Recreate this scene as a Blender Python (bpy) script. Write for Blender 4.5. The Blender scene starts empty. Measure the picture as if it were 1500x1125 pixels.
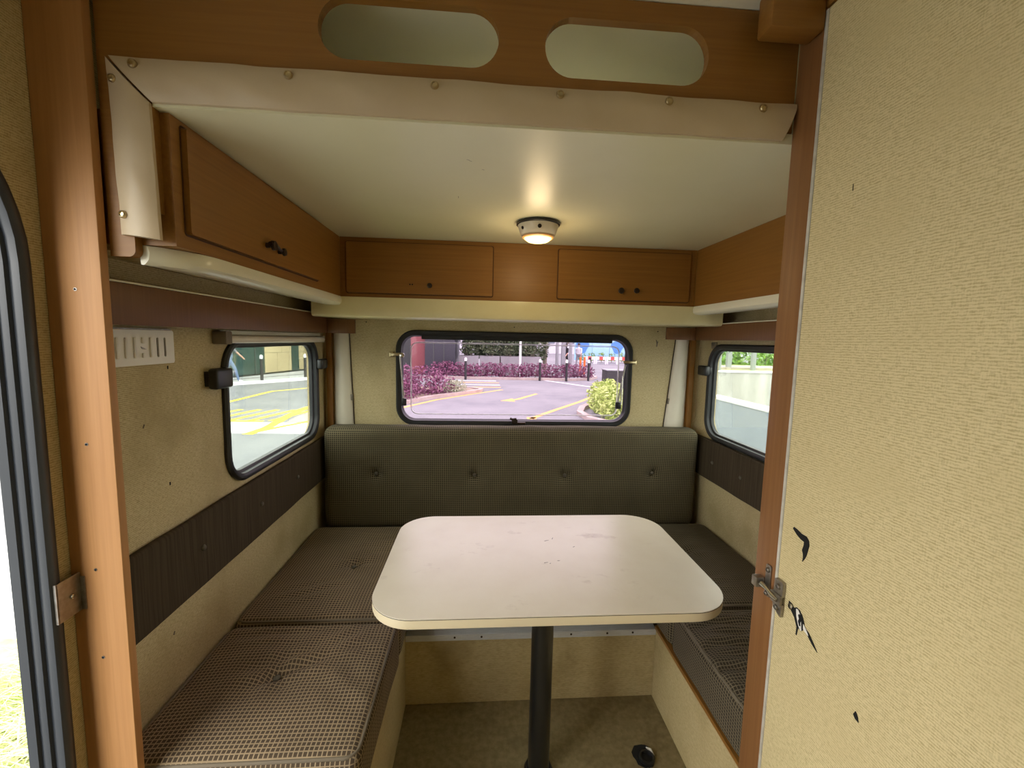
import bpy, bmesh, math, random
from mathutils import Vector, Matrix, noise
from mathutils.geometry import tessellate_polygon
random.seed(7)
SC = bpy.context.scene
COL = SC.collection
PI = math.pi

# ------------------------------------------------------------------ camera
EYE = Vector((0, 0, 1.38))
F_PX, YAW, PITCH, ROLL = 626.77, .0750287, -.1032022, .0228352
_w = Vector((math.sin(YAW)*math.cos(PITCH), math.cos(YAW)*math.cos(PITCH), math.sin(PITCH)))
_r0 = Vector((math.cos(YAW), -math.sin(YAW), 0)); _u0 = _r0.cross(_w)
_r = _r0*math.cos(ROLL)+_u0*math.sin(ROLL); _u = _u0*math.cos(ROLL)-_r0*math.sin(ROLL)
cam_d = bpy.data.cameras.new('camera'); cam = bpy.data.objects.new('camera', cam_d); COL.objects.link(cam)
cam.matrix_world = Matrix(((_r.x, _u.x, -_w.x, EYE.x), (_r.y, _u.y, -_w.y, EYE.y), (_r.z, _u.z, -_w.z, EYE.z), (0, 0, 0, 1)))
cam_d.sensor_width = 36; cam_d.lens = F_PX/1500*36; cam_d.clip_start = .02; cam_d.clip_end = 400
SC.camera = cam

# ------------------------------------------------------------------ sky, exposure
wd = bpy.data.worlds.new('overcast_sky'); SC.world = wd; wd.use_nodes = True
_b = wd.node_tree.nodes['Background']; _b.inputs[0].default_value = (1.0, .98, .915, 1); _b.inputs[1].default_value = 1.5
SC.view_settings.view_transform = 'Standard'; SC.view_settings.look = 'None'
SC.view_settings.gamma = 1; SC.view_settings.use_curve_mapping = False
SC.view_settings.exposure = 2.25
SC.cycles.max_bounces = 14; SC.cycles.diffuse_bounces = 8; SC.cycles.transparent_max_bounces = 24
SC.cycles.sample_clamp_indirect = 6

# ------------------------------------------------------------------ helpers: materials
MATS = {}
def srgb(r, g, b):
    f = lambda c: (c/255/12.92) if c/255 <= .04045 else ((c/255+.055)/1.055)**2.4
    return (f(r), f(g), f(b), 1)
def nodes(m):
    m.use_nodes = True; nt = m.node_tree
    return nt, nt.nodes['Principled BSDF']
def mat(name, col, rough=.5, metal=0, spec=.5, col2=None, scale=(20, 20, 20), detail=6, lo=.35, hi=.65, bump=0, bscale=None, bdist=.01, col3=None, scale3=(3, 3, 3), lo3=.45, hi3=.75, sheen=0, emit=None, estr=0, coat=0):
    m = bpy.data.materials.new(name); nt, p = nodes(m); N = nt.nodes; L = nt.links
    p.inputs['Base Color'].default_value = col; p.inputs['Roughness'].default_value = rough
    p.inputs['Metallic'].default_value = metal; p.inputs['Specular IOR Level'].default_value = spec
    p.inputs['Sheen Weight'].default_value = sheen; p.inputs['Coat Weight'].default_value = coat
    if emit: p.inputs['Emission Color'].default_value = emit; p.inputs['Emission Strength'].default_value = estr
    tc = N.new('ShaderNodeTexCoord')
    def nz(sc, det=6, ro=.6):
        mp = N.new('ShaderNodeMapping'); mp.inputs['Scale'].default_value = sc; L.new(tc.outputs['Object'], mp.inputs[0])
        n = N.new('ShaderNodeTexNoise'); n.inputs['Scale'].default_value = 1; n.inputs['Detail'].default_value = det; n.inputs['Roughness'].default_value = ro
        L.new(mp.outputs[0], n.inputs['Vector']); return n.outputs['Fac']
    def mixc(a, b, fac, l, h):
        mr = N.new('ShaderNodeMapRange'); mr.inputs[1].default_value = l; mr.inputs[2].default_value = h; L.new(fac, mr.inputs[0])
        mx = N.new('ShaderNodeMix'); mx.data_type = 'RGBA'; L.new(mr.outputs[0], mx.inputs[0])
        if isinstance(a, tuple): mx.inputs[6].default_value = a
        else: L.new(a, mx.inputs[6])
        mx.inputs[7].default_value = b; return mx.outputs[2]
    out = None
    if col2: out = mixc(col, col2, nz(scale, detail), lo, hi)
    if col3: out = mixc(out or col, col3, nz(scale3, 5), lo3, hi3)
    if out: L.new(out, p.inputs['Base Color'])
    if bump:
        bp = N.new('ShaderNodeBump'); bp.inputs['Strength'].default_value = bump; bp.inputs['Distance'].default_value = bdist
        L.new(nz(bscale or scale, 4), bp.inputs['Height']); L.new(bp.outputs[0], p.inputs['Normal'])
    MATS[name] = m
    return m

def linen(name, col, dark, along, stain=None):
    """woven wall vinyl: long threads one way, short the other"""
    m = bpy.data.materials.new(name); nt, p = nodes(m); N = nt.nodes; L = nt.links
    p.inputs['Roughness'].default_value = .62; p.inputs['Specular IOR Level'].default_value = .3
    tc = N.new('ShaderNodeTexCoord')
    def nz(sc, det=3):
        mp = N.new('ShaderNodeMapping'); mp.inputs['Scale'].default_value = sc; L.new(tc.outputs['Object'], mp.inputs[0])
        n = N.new('ShaderNodeTexNoise'); n.inputs['Scale'].default_value = 1; n.inputs['Detail'].default_value = det
        L.new(mp.outputs[0], n.inputs['Vector']); return n.outputs['Fac']
    if along == 'y': a = nz((60, 90, 520)); b = nz((60, 480, 110))
    else: a = nz((90, 60, 520)); b = nz((480, 60, 110))
    mx = N.new('ShaderNodeMath'); mx.operation = 'MULTIPLY_ADD'; L.new(a, mx.inputs[0]); mx.inputs[1].default_value = .62
    m2 = N.new('ShaderNodeMath'); m2.operation = 'MULTIPLY'; L.new(b, m2.inputs[0]); m2.inputs[1].default_value = .38
    L.new(m2.outputs[0], mx.inputs[2])
    mpw = N.new('ShaderNodeMapping'); L.new(tc.outputs['Object'], mpw.inputs[0]); wv = N.new('ShaderNodeTexWave'); wv.bands_direction = 'Z'; L.new(mpw.outputs[0], wv.inputs['Vector'])
    wv.inputs['Scale'].default_value = .314/.0044; wv.inputs['Distortion'].default_value = 2.2; wv.inputs['Detail'].default_value = 2; wv.inputs['Detail Scale'].default_value = 3
    fm = N.new('ShaderNodeMath'); fm.operation = 'MULTIPLY_ADD'; L.new(wv.outputs['Fac'], fm.inputs[0]); fm.inputs[1].default_value = .16
    fs = N.new('ShaderNodeMath'); fs.operation = 'MULTIPLY'; L.new(mx.outputs[0], fs.inputs[0]); fs.inputs[1].default_value = .84; L.new(fs.outputs[0], fm.inputs[2]); h = fm.outputs[0]
    mr = N.new('ShaderNodeMapRange'); mr.inputs[1].default_value = .36; mr.inputs[2].default_value = .56; L.new(h, mr.inputs[0])
    c = N.new('ShaderNodeMix'); c.data_type = 'RGBA'; L.new(mr.outputs[0], c.inputs[0]); c.inputs[6].default_value = dark; c.inputs[7].default_value = col
    big = nz((5, 5, 5), 5); m3 = N.new('ShaderNodeMapRange'); m3.inputs[1].default_value = .5; m3.inputs[2].default_value = .85; L.new(big, m3.inputs[0])
    c2 = N.new('ShaderNodeMix'); c2.data_type = 'RGBA'; L.new(m3.outputs[0], c2.inputs[0]); L.new(c.outputs[2], c2.inputs[6]); c2.inputs[7].default_value = stain or dark
    L.new(c2.outputs[2], p.inputs['Base Color'])
    bp = N.new('ShaderNodeBump'); bp.inputs['Strength'].default_value = .5; bp.inputs['Distance'].default_value = .0015; L.new(h, bp.inputs['Height']); L.new(bp.outputs[0], p.inputs['Normal'])
    MATS[name] = m; return m

def checked(name, base, line, pitch, wid, rough=.9):
    """woven check upholstery: thin pale lines both ways"""
    m = bpy.data.materials.new(name); nt, p = nodes(m); N = nt.nodes; L = nt.links
    p.inputs['Roughness'].default_value = rough; p.inputs['Specular IOR Level'].default_value = .15; p.inputs['Sheen Weight'].default_value = .04
    tc = N.new('ShaderNodeTexCoord'); sp = N.new('ShaderNodeSeparateXYZ'); L.new(tc.outputs['Object'], sp.inputs[0])
    sn = N.new('ShaderNodeSeparateXYZ'); L.new(tc.outputs['Normal'], sn.inputs[0])
    def mth(op, a, b=None):
        n = N.new('ShaderNodeMath'); n.operation = op
        for i, v in enumerate((a, b)):
            if v is None: continue
            if isinstance(v, (int, float)): n.inputs[i].default_value = v
            else: L.new(v, n.inputs[i])
        return n.outputs[0]
    res = None
    for i in range(3):
        pp = mth('PINGPONG', sp.outputs[i], pitch/2)
        mr = N.new('ShaderNodeMapRange'); mr.interpolation_type = 'SMOOTHSTEP'; L.new(pp, mr.inputs[0])
        mr.inputs[1].default_value = pitch*wid*.5; mr.inputs[2].default_value = pitch*(wid*.5+.09); mr.inputs[3].default_value = 1; mr.inputs[4].default_value = 0
        k = mth('MULTIPLY', mr.outputs[0], mth('LESS_THAN', mth('ABSOLUTE', sn.outputs[i]), .7))
        res = k if res is None else mth('MAXIMUM', res, k)
    nz = N.new('ShaderNodeTexNoise'); nz.inputs['Scale'].default_value = 9; nz.inputs['Detail'].default_value = 6; L.new(tc.outputs['Object'], nz.inputs['Vector'])
    f = mth('MULTIPLY', res, mth('MULTIPLY_ADD', nz.outputs['Fac'], .9))
    f.node.inputs[1]
    c = N.new('ShaderNodeMix'); c.data_type = 'RGBA'; L.new(f, c.inputs[0]); c.inputs[6].default_value = base; c.inputs[7].default_value = line
    L.new(c.outputs[2], p.inputs['Base Color'])
    bp = N.new('ShaderNodeBump'); bp.inputs['Strength'].default_value = .4; bp.inputs['Distance'].default_value = .002; L.new(res, bp.inputs['Height']); L.new(bp.outputs[0], p.inputs['Normal'])
    MATS[name] = m; return m

def glassy(name, tint, gloss=.04):
    m = bpy.data.materials.new(name); m.use_nodes = True; nt = m.node_tree; N = nt.nodes; L = nt.links; N.clear()
    o = N.new('ShaderNodeOutputMaterial'); t = N.new('ShaderNodeBsdfTransparent'); t.inputs[0].default_value = tint
    g = N.new('ShaderNodeBsdfGlossy'); g.inputs[1].default_value = .03; fr = N.new('ShaderNodeFresnel'); fr.inputs[0].default_value = 1.35
    mul = N.new('ShaderNodeMath'); mul.operation = 'MULTIPLY'; mul.inputs[1].default_value = gloss*10; L.new(fr.outputs[0], mul.inputs[0])
    mx = N.new('ShaderNodeMixShader'); L.new(mul.outputs[0], mx.inputs[0]); L.new(t.outputs[0], mx.inputs[1]); L.new(g.outputs[0], mx.inputs[2]); L.new(mx.outputs[0], o.inputs[0])
    MATS[name] = m; return m

def wood(name, a, b, axis, rough=.42):
    s = {'x': (3, 120, 120), 'y': (120, 3, 120), 'z': (120, 120, 3)}[axis]
    s3 = {'x': (1.2, 14, 14), 'y': (14, 1.2, 14), 'z': (14, 14, 1.2)}[axis]
    c3 = tuple(v*.80 for v in a[:3])+(1,)
    return mat(name, a, rough, spec=.4, col2=b, scale=s, lo=.25, hi=.8, col3=c3, scale3=s3, lo3=.5, hi3=.8, bump=.08, bscale=s, bdist=.001)

WA, WB = (.295, .136, .026, 1), (.215, .092, .016, 1)
wood('wood_x', WA, WB, 'x'); wood('wood_y', WA, WB, 'y'); wood('wood_z', WA, WB, 'z')
wood('pelmet_wood', (.20, .092, .034, 1), (.135, .056, .018, 1), 'z')
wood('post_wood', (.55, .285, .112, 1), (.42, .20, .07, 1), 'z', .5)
wood('stile_wood', (.27, .125, .045, 1), (.19, .08, .026, 1), 'z', .45)
LIN, LIND = (.60, .50, .29, 1), (.36, .28, .135, 1)
linen('linen_side', LIN, LIND, 'y'); linen('linen_rear', LIN, LIND, 'x')
linen('linen_door', (.70, .59, .34, 1), (.47, .38, .19, 1), 'y', (.60, .49, .26, 1))
linen('bench_vinyl', (.56, .46, .25, 1), (.40, .31, .15, 1), 'y', (.30, .22, .09, 1))
mat('ceiling_cream', (.77, .745, .52, 1), .38, col2=(.73, .70, .47, 1), scale=(3, 3, 3), lo=.45, hi=.8)
mat('roof_cream', (.80, .77, .62, 1), .5)
mat('plastic_cream', (.76, .70, .42, 1), .22, spec=.5, col2=(.70, .63, .35, 1), scale=(4, 4, 4))
mat('lip_cream', (.80, .77, .60, 1), .25)
mat('vinyl_tan', (.56, .45, .30, 1), .45, col2=(.50, .39, .25, 1), scale=(5, 5, 5), bump=.15, bscale=(300, 300, 300), bdist=.001)
mat('white_vinyl', (.76, .71, .60, 1), .4, col2=(.70, .64, .52, 1), scale=(6, 6, 2))
mat('white_plastic', (.82, .80, .76, 1), .35)
mat('black_rubber', (.012, .013, .015, 1), .42, bump=.1, bscale=(200, 200, 200), bdist=.001)
mat('door_seal_rubber', (.028, .033, .042, 1), .36)
mat('black_plastic', (.010, .010, .011, 1), .35)
mat('dark_hole', (.004, .004, .004, 1), .9)
mat('pole_black', (.010, .011, .012, 1), .28, coat=.3)
mat('laminate', (.74, .69, .58, 1), .30, spec=.5, col2=(.69, .63, .51, 1), scale=(7, 7, 7), lo=.4, hi=.8, col3=(.50, .43, .34, 1), scale3=(9, 14, 9), lo3=.62, hi3=.8)
mat('edge_band', (.76, .66, .46, 1), .35)
mat('seam_dark', (.03, .02, .012, 1), .7)
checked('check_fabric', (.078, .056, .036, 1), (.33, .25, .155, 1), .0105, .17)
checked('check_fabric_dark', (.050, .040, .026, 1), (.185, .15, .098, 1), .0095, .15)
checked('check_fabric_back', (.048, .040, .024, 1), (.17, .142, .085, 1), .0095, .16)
mat('band_fabric', (.052, .039, .025, 1), .9, spec=.08, col2=(.072, .055, .036, 1), scale=(3, 140, 3), lo=.4, hi=.6, bump=.3, bscale=(4, 160, 4), bdist=.002)
mat('gap_brown', (.075, .028, .008, 1), .7)
mat('piping', (.16, .13, .09, 1), .8)
mat('button', (.10, .085, .06, 1), .7)
mat('floor_carpet', (.27, .215, .11, 1), .9, spec=.1, col2=(.20, .155, .075, 1), scale=(50, 50, 50), col3=(.12, .09, .045, 1), scale3=(5, 5, 5), lo3=.5, hi3=.78, bump=.3, bscale=(180, 180, 180), bdist=.003)
mat('aluminium', (.66, .69, .73, 1), .34, metal=.35, col2=(.56, .58, .61, 1), scale=(30, 300, 300))
mat('steel_dull', (.36, .34, .31, 1), .36, metal=.9, col2=(.24, .21, .18, 1), scale=(60, 60, 60))
mat('chrome', (.62, .59, .54, 1), .25, metal=1)
mat('brass', (.52, .42, .25, 1), .28, metal=1)
mat('bronze_dark', (.035, .022, .014, 1), .4, metal=.5)
mat('white_trim', (.60, .58, .52, 1), .45, col2=(.45, .42, .36, 1), scale=(8, 8, 30))
mat('lamp_cream', (.76, .68, .54, 1), .25)
mat('lamp_ring', (.80, .46, .20, 1), .3)
mat('lamp_glow', (1, .86, .5, 1), .3, emit=(1, .68, .22, 1), estr=.75)
glassy('acrylic_tinted', (.74, .67, .76, 1)); mat('acrylic_rim_highlight', (.85, .82, .88, 1), .15); MATS['acrylic_rim_highlight'].node_tree.nodes['Principled BSDF'].inputs['Alpha'].default_value = .55; glassy('glass_clear', (.86, .90, .88, 1))  # rim: milky white colour stands in for highlights on the clear ridge
# outdoors
mat('asphalt', (.215, .22, .225, 1), .9, spec=.2, col2=(.175, .18, .19, 1), scale=(1.3, 1.3, 1.3), col3=(.255, .26, .262, 1), scale3=(.35, .35, .35), bump=.1, bscale=(60, 60, 60))
mat('pavement', (.44, .45, .44, 1), .85, col2=(.38, .39, .385, 1), scale=(2, 2, 2))
mat('paint_yellow', (.78, .60, .05, 1), .7); mat('paint_orange', (.80, .40, .10, 1), .7); mat('paint_white', (.80, .80, .80, 1), .7)
mat('kerb_stone', (.42, .36, .32, 1), .8, col2=(.34, .28, .25, 1), scale=(4, 4, 4))
mat('kerb_black', (.03, .03, .03, 1), .7)
mat('soil', (.20, .16, .11, 1), .95, col2=(.30, .25, .18, 1), scale=(9, 9, 9))
mat('leaf_purple', (.125, .022, .066, 1), .5, col2=(.23, .085, .155, 1), scale=(2.5, 2.5, 2.5))
mat('leaf_green', (.10, .24, .035, 1), .55, col2=(.26, .40, .09, 1), scale=(2.5, 2.5, 2.5))
mat('leaf_bright', (.34, .48, .10, 1), .55, col2=(.50, .58, .20, 1), scale=(3, 3, 3))
mat('leaf_dark', (.05, .085, .035, 1), .55, col2=(.24, .27, .15, 1), scale=(5, 5, 5), lo=.45, hi=.75)
mat('leaf_pale', (.42, .44, .32, 1), .6, col2=(.30, .34, .20, 1), scale=(5, 5, 5))
mat('grass_pale', (.46, .56, .16, 1), .7, col2=(.62, .66, .34, 1), scale=(4, 4, 4))
mat('twig', (.30, .20, .15, 1), .8)
mat('bark', (.16, .13, .10, 1), .9, col2=(.24, .21, .17, 1), scale=(8, 8, 2))
mat('stone_beige', (.50, .42, .24, 1), .6, col2=(.42, .35, .20, 1), scale=(1.4, 1.4, 1.4))
mat('facade_glass', (.045, .085, .075, 1), .12, spec=.6, col2=(.02, .05, .04, 1), scale=(.8, .8, .8))
mat('facade_frame', (.05, .06, .055, 1), .5)
mat('wall_navy', (.020, .022, .032, 1), .35); mat('wall_red', (.20, .045, .05, 1), .5)
mat('concrete', (.46, .45, .40, 1), .85, col2=(.36, .35, .31, 1), scale=(1.5, 1.5, .35), col3=(.58, .57, .52, 1), scale3=(2.5, 2.5, .5), lo3=.5, hi3=.8)
mat('wall_bluegrey', (.27, .30, .33, 1), .7, col2=(.33, .355, .38, 1), scale=(.9, .9, .9))
mat('cap_white', (.74, .74, .72, 1), .6)
mat('planter_grey', (.20, .20, .205, 1), .7, col2=(.27, .27, .27, 1), scale=(1, 1, .4))
mat('bollard_black', (.02, .02, .022, 1), .4); mat('post_grey', (.24, .25, .26, 1), .5); mat('orange_plastic', (.75, .16, .03, 1), .4)
mat('hoarding_blue', (.26, .52, .75, 1), .5, col2=(.40, .64, .82, 1), scale=(.3, .3, .3)); mat('hoarding_deep', (.07, .22, .50, 1), .5)
mat('barrier_red', (.65, .08, .06, 1), .5)
mat('facade_pale', (.50, .52, .54, 1), .7); mat('pane_far', (.12, .15, .18, 1), .2)
mat('skin', (.45, .26, .18, 1), .55); mat('hair', (.012, .010, .009, 1), .6)
mat('cloth_white', (.62, .62, .64, 1), .8); mat('cloth_grey', (.20, .20, .22, 1), .8); mat('cloth_black', (.018, .018, .022, 1), .8); mat('cloth_denim', (.10, .15, .27, 1), .8); mat('shoe_white', (.7, .7, .7, 1), .6)
mat('shell_white', (.75, .75, .74, 1), .4)

# ------------------------------------------------------------------ helpers: geometry
WLOC = {}
def obj(name, bm, m, parent=None, smooth=False, recalc=True, origin=None):
    """bm is in world coordinates; link it as one mesh object"""
    if recalc: bmesh.ops.recalc_face_normals(bm, faces=bm.faces)
    me = bpy.data.meshes.new(name)
    vs = [v.co for v in bm.verts]
    if parent is not None: o0 = WLOC[parent.name]
    elif origin is not None: o0 = Vector(origin)
    else:
        mn = Vector([min(v[i] for v in vs) for i in range(3)]); mx = Vector([max(v[i] for v in vs) for i in range(3)])
        o0 = Vector(((mn.x+mx.x)/2, (mn.y+mx.y)/2, mn.z))
    for v in bm.verts: v.co -= o0
    if smooth:
        for f in bm.faces: f.smooth = True
    bm.to_mesh(me); bm.free()
    if isinstance(m, str): me.materials.append(MATS[m])
    else:
        for k in m: me.materials.append(MATS[k])
    o = bpy.data.objects.new(name, me); COL.objects.link(o)
    if smooth == 'auto':
        me.set_sharp_from_angle(angle=math.radians(38))
    if parent is not None: o.parent = parent
    else: o.location = o0
    WLOC[o.name] = o0.copy()
    return o
def thing(name, label, cat, loc, group=None):
    o = bpy.data.objects.new(name, None); COL.objects.link(o); o.location = loc; o.empty_display_size = .05
    WLOC[o.name] = Vector(loc); return tag(o, label, cat, group)
def tag(o, label, cat, group=None):
    o['label'] = label; o['category'] = cat
    if group: o['group'] = group
    return o
def struct(o, label=None):
    o['kind'] = 'structure'
    if label: o['label'] = label
    return o
def lab(o, t): o['label'] = t; return o
def B(): return bmesh.new()
def box(bm, x0, x1, y0, y1, z0, z1, bev=0, seg=2):
    vs = [bm.verts.new((x, y, z)) for x in (x0, x1) for y in (y0, y1) for z in (z0, z1)]
    fs = [bm.faces.new([vs[i] for i in q]) for q in ((0, 1, 3, 2), (4, 6, 7, 5), (0, 4, 5, 1), (2, 3, 7, 6), (0, 2, 6, 4), (1, 5, 7, 3))]
    if bev:
        es = list({e for f in fs for e in f.edges})
        bmesh.ops.bevel(bm, geom=es, offset=bev, segments=seg, profile=.5, affect='EDGES')
    return bm
def mbox(name, b, m, parent=None, bev=0, seg=2, **k):
    return obj(name, box(B(), *b, bev=bev, seg=seg), m, parent, smooth='auto' if bev else False, **k)
def rrect(a0, a1, b0, b1, r, n=8):
    """rounded rectangle; r a number or four radii (a1b1, a0b1, a0b0, a1b0)"""
    if not isinstance(r, (tuple, list)): r = (r,)*4
    pts = []
    for (ca, cb, s, q) in ((a1, b1, 0, 0), (a0, b1, 1, 1), (a0, b0, 2, 2), (a1, b0, 3, 3)):
        rr = r[q]; ox = -rr if ca == a1 else rr; oy = -rr if cb == b1 else rr
        if rr == 0: pts.append((ca, cb)); continue
        for i in range(n+1):
            t = s*PI/2+i/n*PI/2
            pts.append((ca+ox+rr*math.cos(t), cb+oy+rr*math.sin(t)))
    return pts
MAPS = {
    'left': lambda a, b, n: (XL+n, a, b),      # a=y b=z, n into the room
    'right': lambda a, b, n: (XR-n, a, b),
    'rear': lambda a, b, n: (a, YR-n, b),
    'front': lambda a, b, n: (a, YF+n, b),
    'up': lambda a, b, n: (a, b, n),           # a=x b=y n=z
    'ward': lambda a, b, n: (XW-n, a, b),
    'head': lambda a, b, n: (a, YH-n, b),
    'rcab': lambda a, b, n: (a, YC-n, b),
    'lcab': lambda a, b, n: (XCL+n, a, b),
    'post': lambda a, b, n: (a, YP-n, b),
}
XL, XR, YR, YF, XW, YH, YC, XCL, XCR, YP = -.785, 1.17, 2.22, -1.5, .62, .868, 1.85, -.583, .936, .845
ZC, ZR, ZG = 1.785, 2.03, -.45
def plate(bm, outer, holes, mp, n0, n1):
    mp = MAPS[mp] if isinstance(mp, str) else mp
    loops = [outer]+list(holes); tri = tessellate_polygon([[Vector((p[0], p[1], 0)) for p in l] for l in loops])
    flat = [p for l in loops for p in l]
    v0 = [bm.verts.new(mp(p[0], p[1], n0)) for p in flat]; v1 = [bm.verts.new(mp(p[0], p[1], n1)) for p in flat]
    for t in tri:
        if len(set(t)) == 3:
            try: bm.faces.new([v0[i] for i in t]); bm.faces.new([v1[i] for i in reversed(t)])
            except ValueError: pass
    k = 0
    for l in loops:
        for i in range(len(l)):
            j = (i+1) % len(l)
            bm.faces.new((v0[k+i], v0[k+j], v1[k+j], v1[k+i]))
        k += len(l)
    return bm
def sweep(bm, path, prof, mp, closed=True):
    """path 2D closed ccw; prof list of (outward offset, n), closed loop"""
    mp = MAPS[mp] if isinstance(mp, str) else mp
    n = len(path); rings = []
    for i in range(n):
        p0 = Vector(path[i-1]); p = Vector(path[i]); p1 = Vector(path[(i+1) % n])
        t = ((p-p0).normalized()+(p1-p).normalized()).normalized(); nrm = Vector((t.y, -t.x))
        rings.append([bm.verts.new(mp(p.x+nrm.x*o, p.y+nrm.y*o, h)) for o, h in prof])
    m = len(prof)
    for i in range(n):
        a, b = rings[i], rings[(i+1) % n]
        for j in range(m): bm.faces.new((a[j], a[(j+1) % m], b[(j+1) % m], b[j]))
    return bm
def tube(bm, pts, r, seg=10, cap=True):
    pts = [Vector(p) for p in pts]; rings = []
    rs = r if isinstance(r, (list, tuple)) else [r]*len(pts)
    up = None
    for i, p in enumerate(pts):
        t = (pts[min(i+1, len(pts)-1)]-pts[max(i-1, 0)]).normalized()
        if up is None: up = t.orthogonal().normalized()
        up = (up-t*up.dot(t)).normalized(); s = t.cross(up)
        rings.append([bm.verts.new(p+(up*math.cos(2*PI*k/seg)+s*math.sin(2*PI*k/seg))*rs[i]) for k in range(seg)])
    for a, b in zip(rings, rings[1:]):
        for k in range(seg): bm.faces.new((a[k], a[(k+1) % seg], b[(k+1) % seg], b[k]))
    if cap: bm.faces.new(rings[0]); bm.faces.new(rings[-1])
    return bm
def lathe(bm, prof, c, axis=(0, 0, 1), seg=24):
    """prof list of (radius, height along axis) from c"""
    ax = Vector(axis).normalized(); u = ax.orthogonal().normalized(); v = ax.cross(u); c = Vector(c); rings = []
    for r, h in prof:
        if r < 1e-6: rings.append([bm.verts.new(c+ax*h)])
        else: rings.append([bm.verts.new(c+ax*h+(u*math.cos(2*PI*k/seg)+v*math.sin(2*PI*k/seg))*r) for k in range(seg)])
    for a, b in zip(rings, rings[1:]):
        for k in range(seg):
            l = (k+1) % seg
            if len(a) == 1 and len(b) == 1: continue
            if len(a) == 1: bm.faces.new((a[0], b[k], b[l]))
            elif len(b) == 1: bm.faces.new((a[k], a[l], b[0]))
            else: bm.faces.new((a[k], a[l], b[l], b[k]))
    if len(rings[0]) > 1: bm.faces.new(rings[0])
    if len(rings[-1]) > 1: bm.faces.new(rings[-1])
    return bm
def extrude_profile(bm, prof, axis, a0, a1):
    """closed 2D profile extruded along x (prof=(y,z)) or y (prof=(x,z))"""
    f = (lambda p, a: (a, p[0], p[1])) if axis == 'x' else (lambda p, a: (p[0], a, p[1]))
    r0 = [bm.verts.new(f(p, a0)) for p in prof]; r1 = [bm.verts.new(f(p, a1)) for p in prof]
    n = len(prof)
    for i in range(n): bm.faces.new((r0[i], r0[(i+1) % n], r1[(i+1) % n], r1[i]))
    tr = tessellate_polygon([[Vector((p[0], p[1], 0)) for p in prof]])
    for t in tr: bm.faces.new([r0[i] for i in t]); bm.faces.new([r1[i] for i in t])
    return bm
def soft_box(bm, b, r, res, disp=None, plan_r=None):
    """upholstery block with rounded edges; disp(p, n) gives an offset vector"""
    x0, x1, y0, y1, z0, z1 = b
    lo = Vector((x0, y0, z0)); hi = Vector((x1, y1, z1))
    def cuts(a, c):
        n = max(2, int((c-a-2*r)/res)); core = [a+r+(c-a-2*r)*i/n for i in range(n+1)]
        e = [r*(1-math.cos(t*PI/2/4)) if False else r*t/4 for t in range(4)]
        return [a+v for v in e]+core+[c-v for v in reversed(e)]
    cs = [cuts(lo[i], hi[i]) for i in range(3)]; cache = {}
    def V(p):
        k = (round(p[0], 5), round(p[1], 5), round(p[2], 5))
        if k in cache: return cache[k]
        q = Vector(p); inn = Vector([min(max(q[i], lo[i]+r), hi[i]-r) for i in range(3)])
        d = q-inn; nrm = d.normalized() if d.length > 1e-9 else Vector((0, 0, 1))
        s = inn+nrm*r if d.length > 1e-9 else q
        if disp: s = s+disp(s, nrm)
        cache[k] = bm.verts.new(s); return cache[k]
    for ax in range(3):
        u, v = [(1, 2), (0, 2), (0, 1)][ax]
        for side in (lo[ax], hi[ax]):
            for i in range(len(cs[u])-1):
                for j in range(len(cs[v])-1):
                    q = []
                    for (ii, jj) in ((i, j), (i+1, j), (i+1, j+1), (i, j+1)):
                        p = [0, 0, 0]; p[ax] = side; p[u] = cs[u][ii]; p[v] = cs[v][jj]; q.append(V(p))
                    if len(set(q)) == 4: bm.faces.new(q)
    return bm
def leaves(bm, n, sampler, size, droop=.3, asp=.42):
    for _ in range(n):
        p = sampler(); s = size*random.uniform(.6, 1.3)
        d = Vector((random.gauss(0, 1), random.gauss(0, 1), random.gauss(.25, .8))).normalized(); sd = d.orthogonal().normalized()
        sd.rotate(Matrix.Rotation(random.uniform(0, 6.28), 3, d)); nn = d.cross(sd)
        a = [p-d*s*.5, p+sd*s*asp*.5+nn*s*.08, p+d*s*.5-Vector((0, 0, droop*s*.3)), p-sd*s*asp*.5+nn*s*.08]
        bm.faces.new([bm.verts.new(v) for v in a])
    return bm
def in_ellipsoid(c, r, shell=.55):
    c = Vector(c)
    def f():
        d = Vector((random.gauss(0, 1), random.gauss(0, 1), random.gauss(0, 1))).normalized()*random.uniform(shell, 1)
        return Vector((c.x+d.x*r[0], c.y+d.y*r[1], c.z+max(d.z, -.55)*r[2]))
    return f
def screw(parent, c, axis, r=.006, m='brass', name='screw'):
    s = obj(name, lathe(B(), [(r*1.25, -.002), (r*1.3, .001), (r*1.05, .0035), (r*.72, .0042), (r*.6, .0022), (0, .0022)], c, axis, 14), m, parent, smooth='auto')
    return s
def dot(parent, name, c, axis, r, m='dark_hole', h=.0008):
    return obj(name, lathe(B(), [(r, -.001), (r, h), (0, h)], c, axis, 10), m, parent)

# ================================================================== the caravan: shell
g = B(); box(g, XL, XR, YF, YR, -.05, 0)
floor = struct(obj('floor', g, 'floor_carpet', origin=(.2, .4, 0)), 'worn brown carpeted floor of the caravan, dark near the bench')

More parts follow.
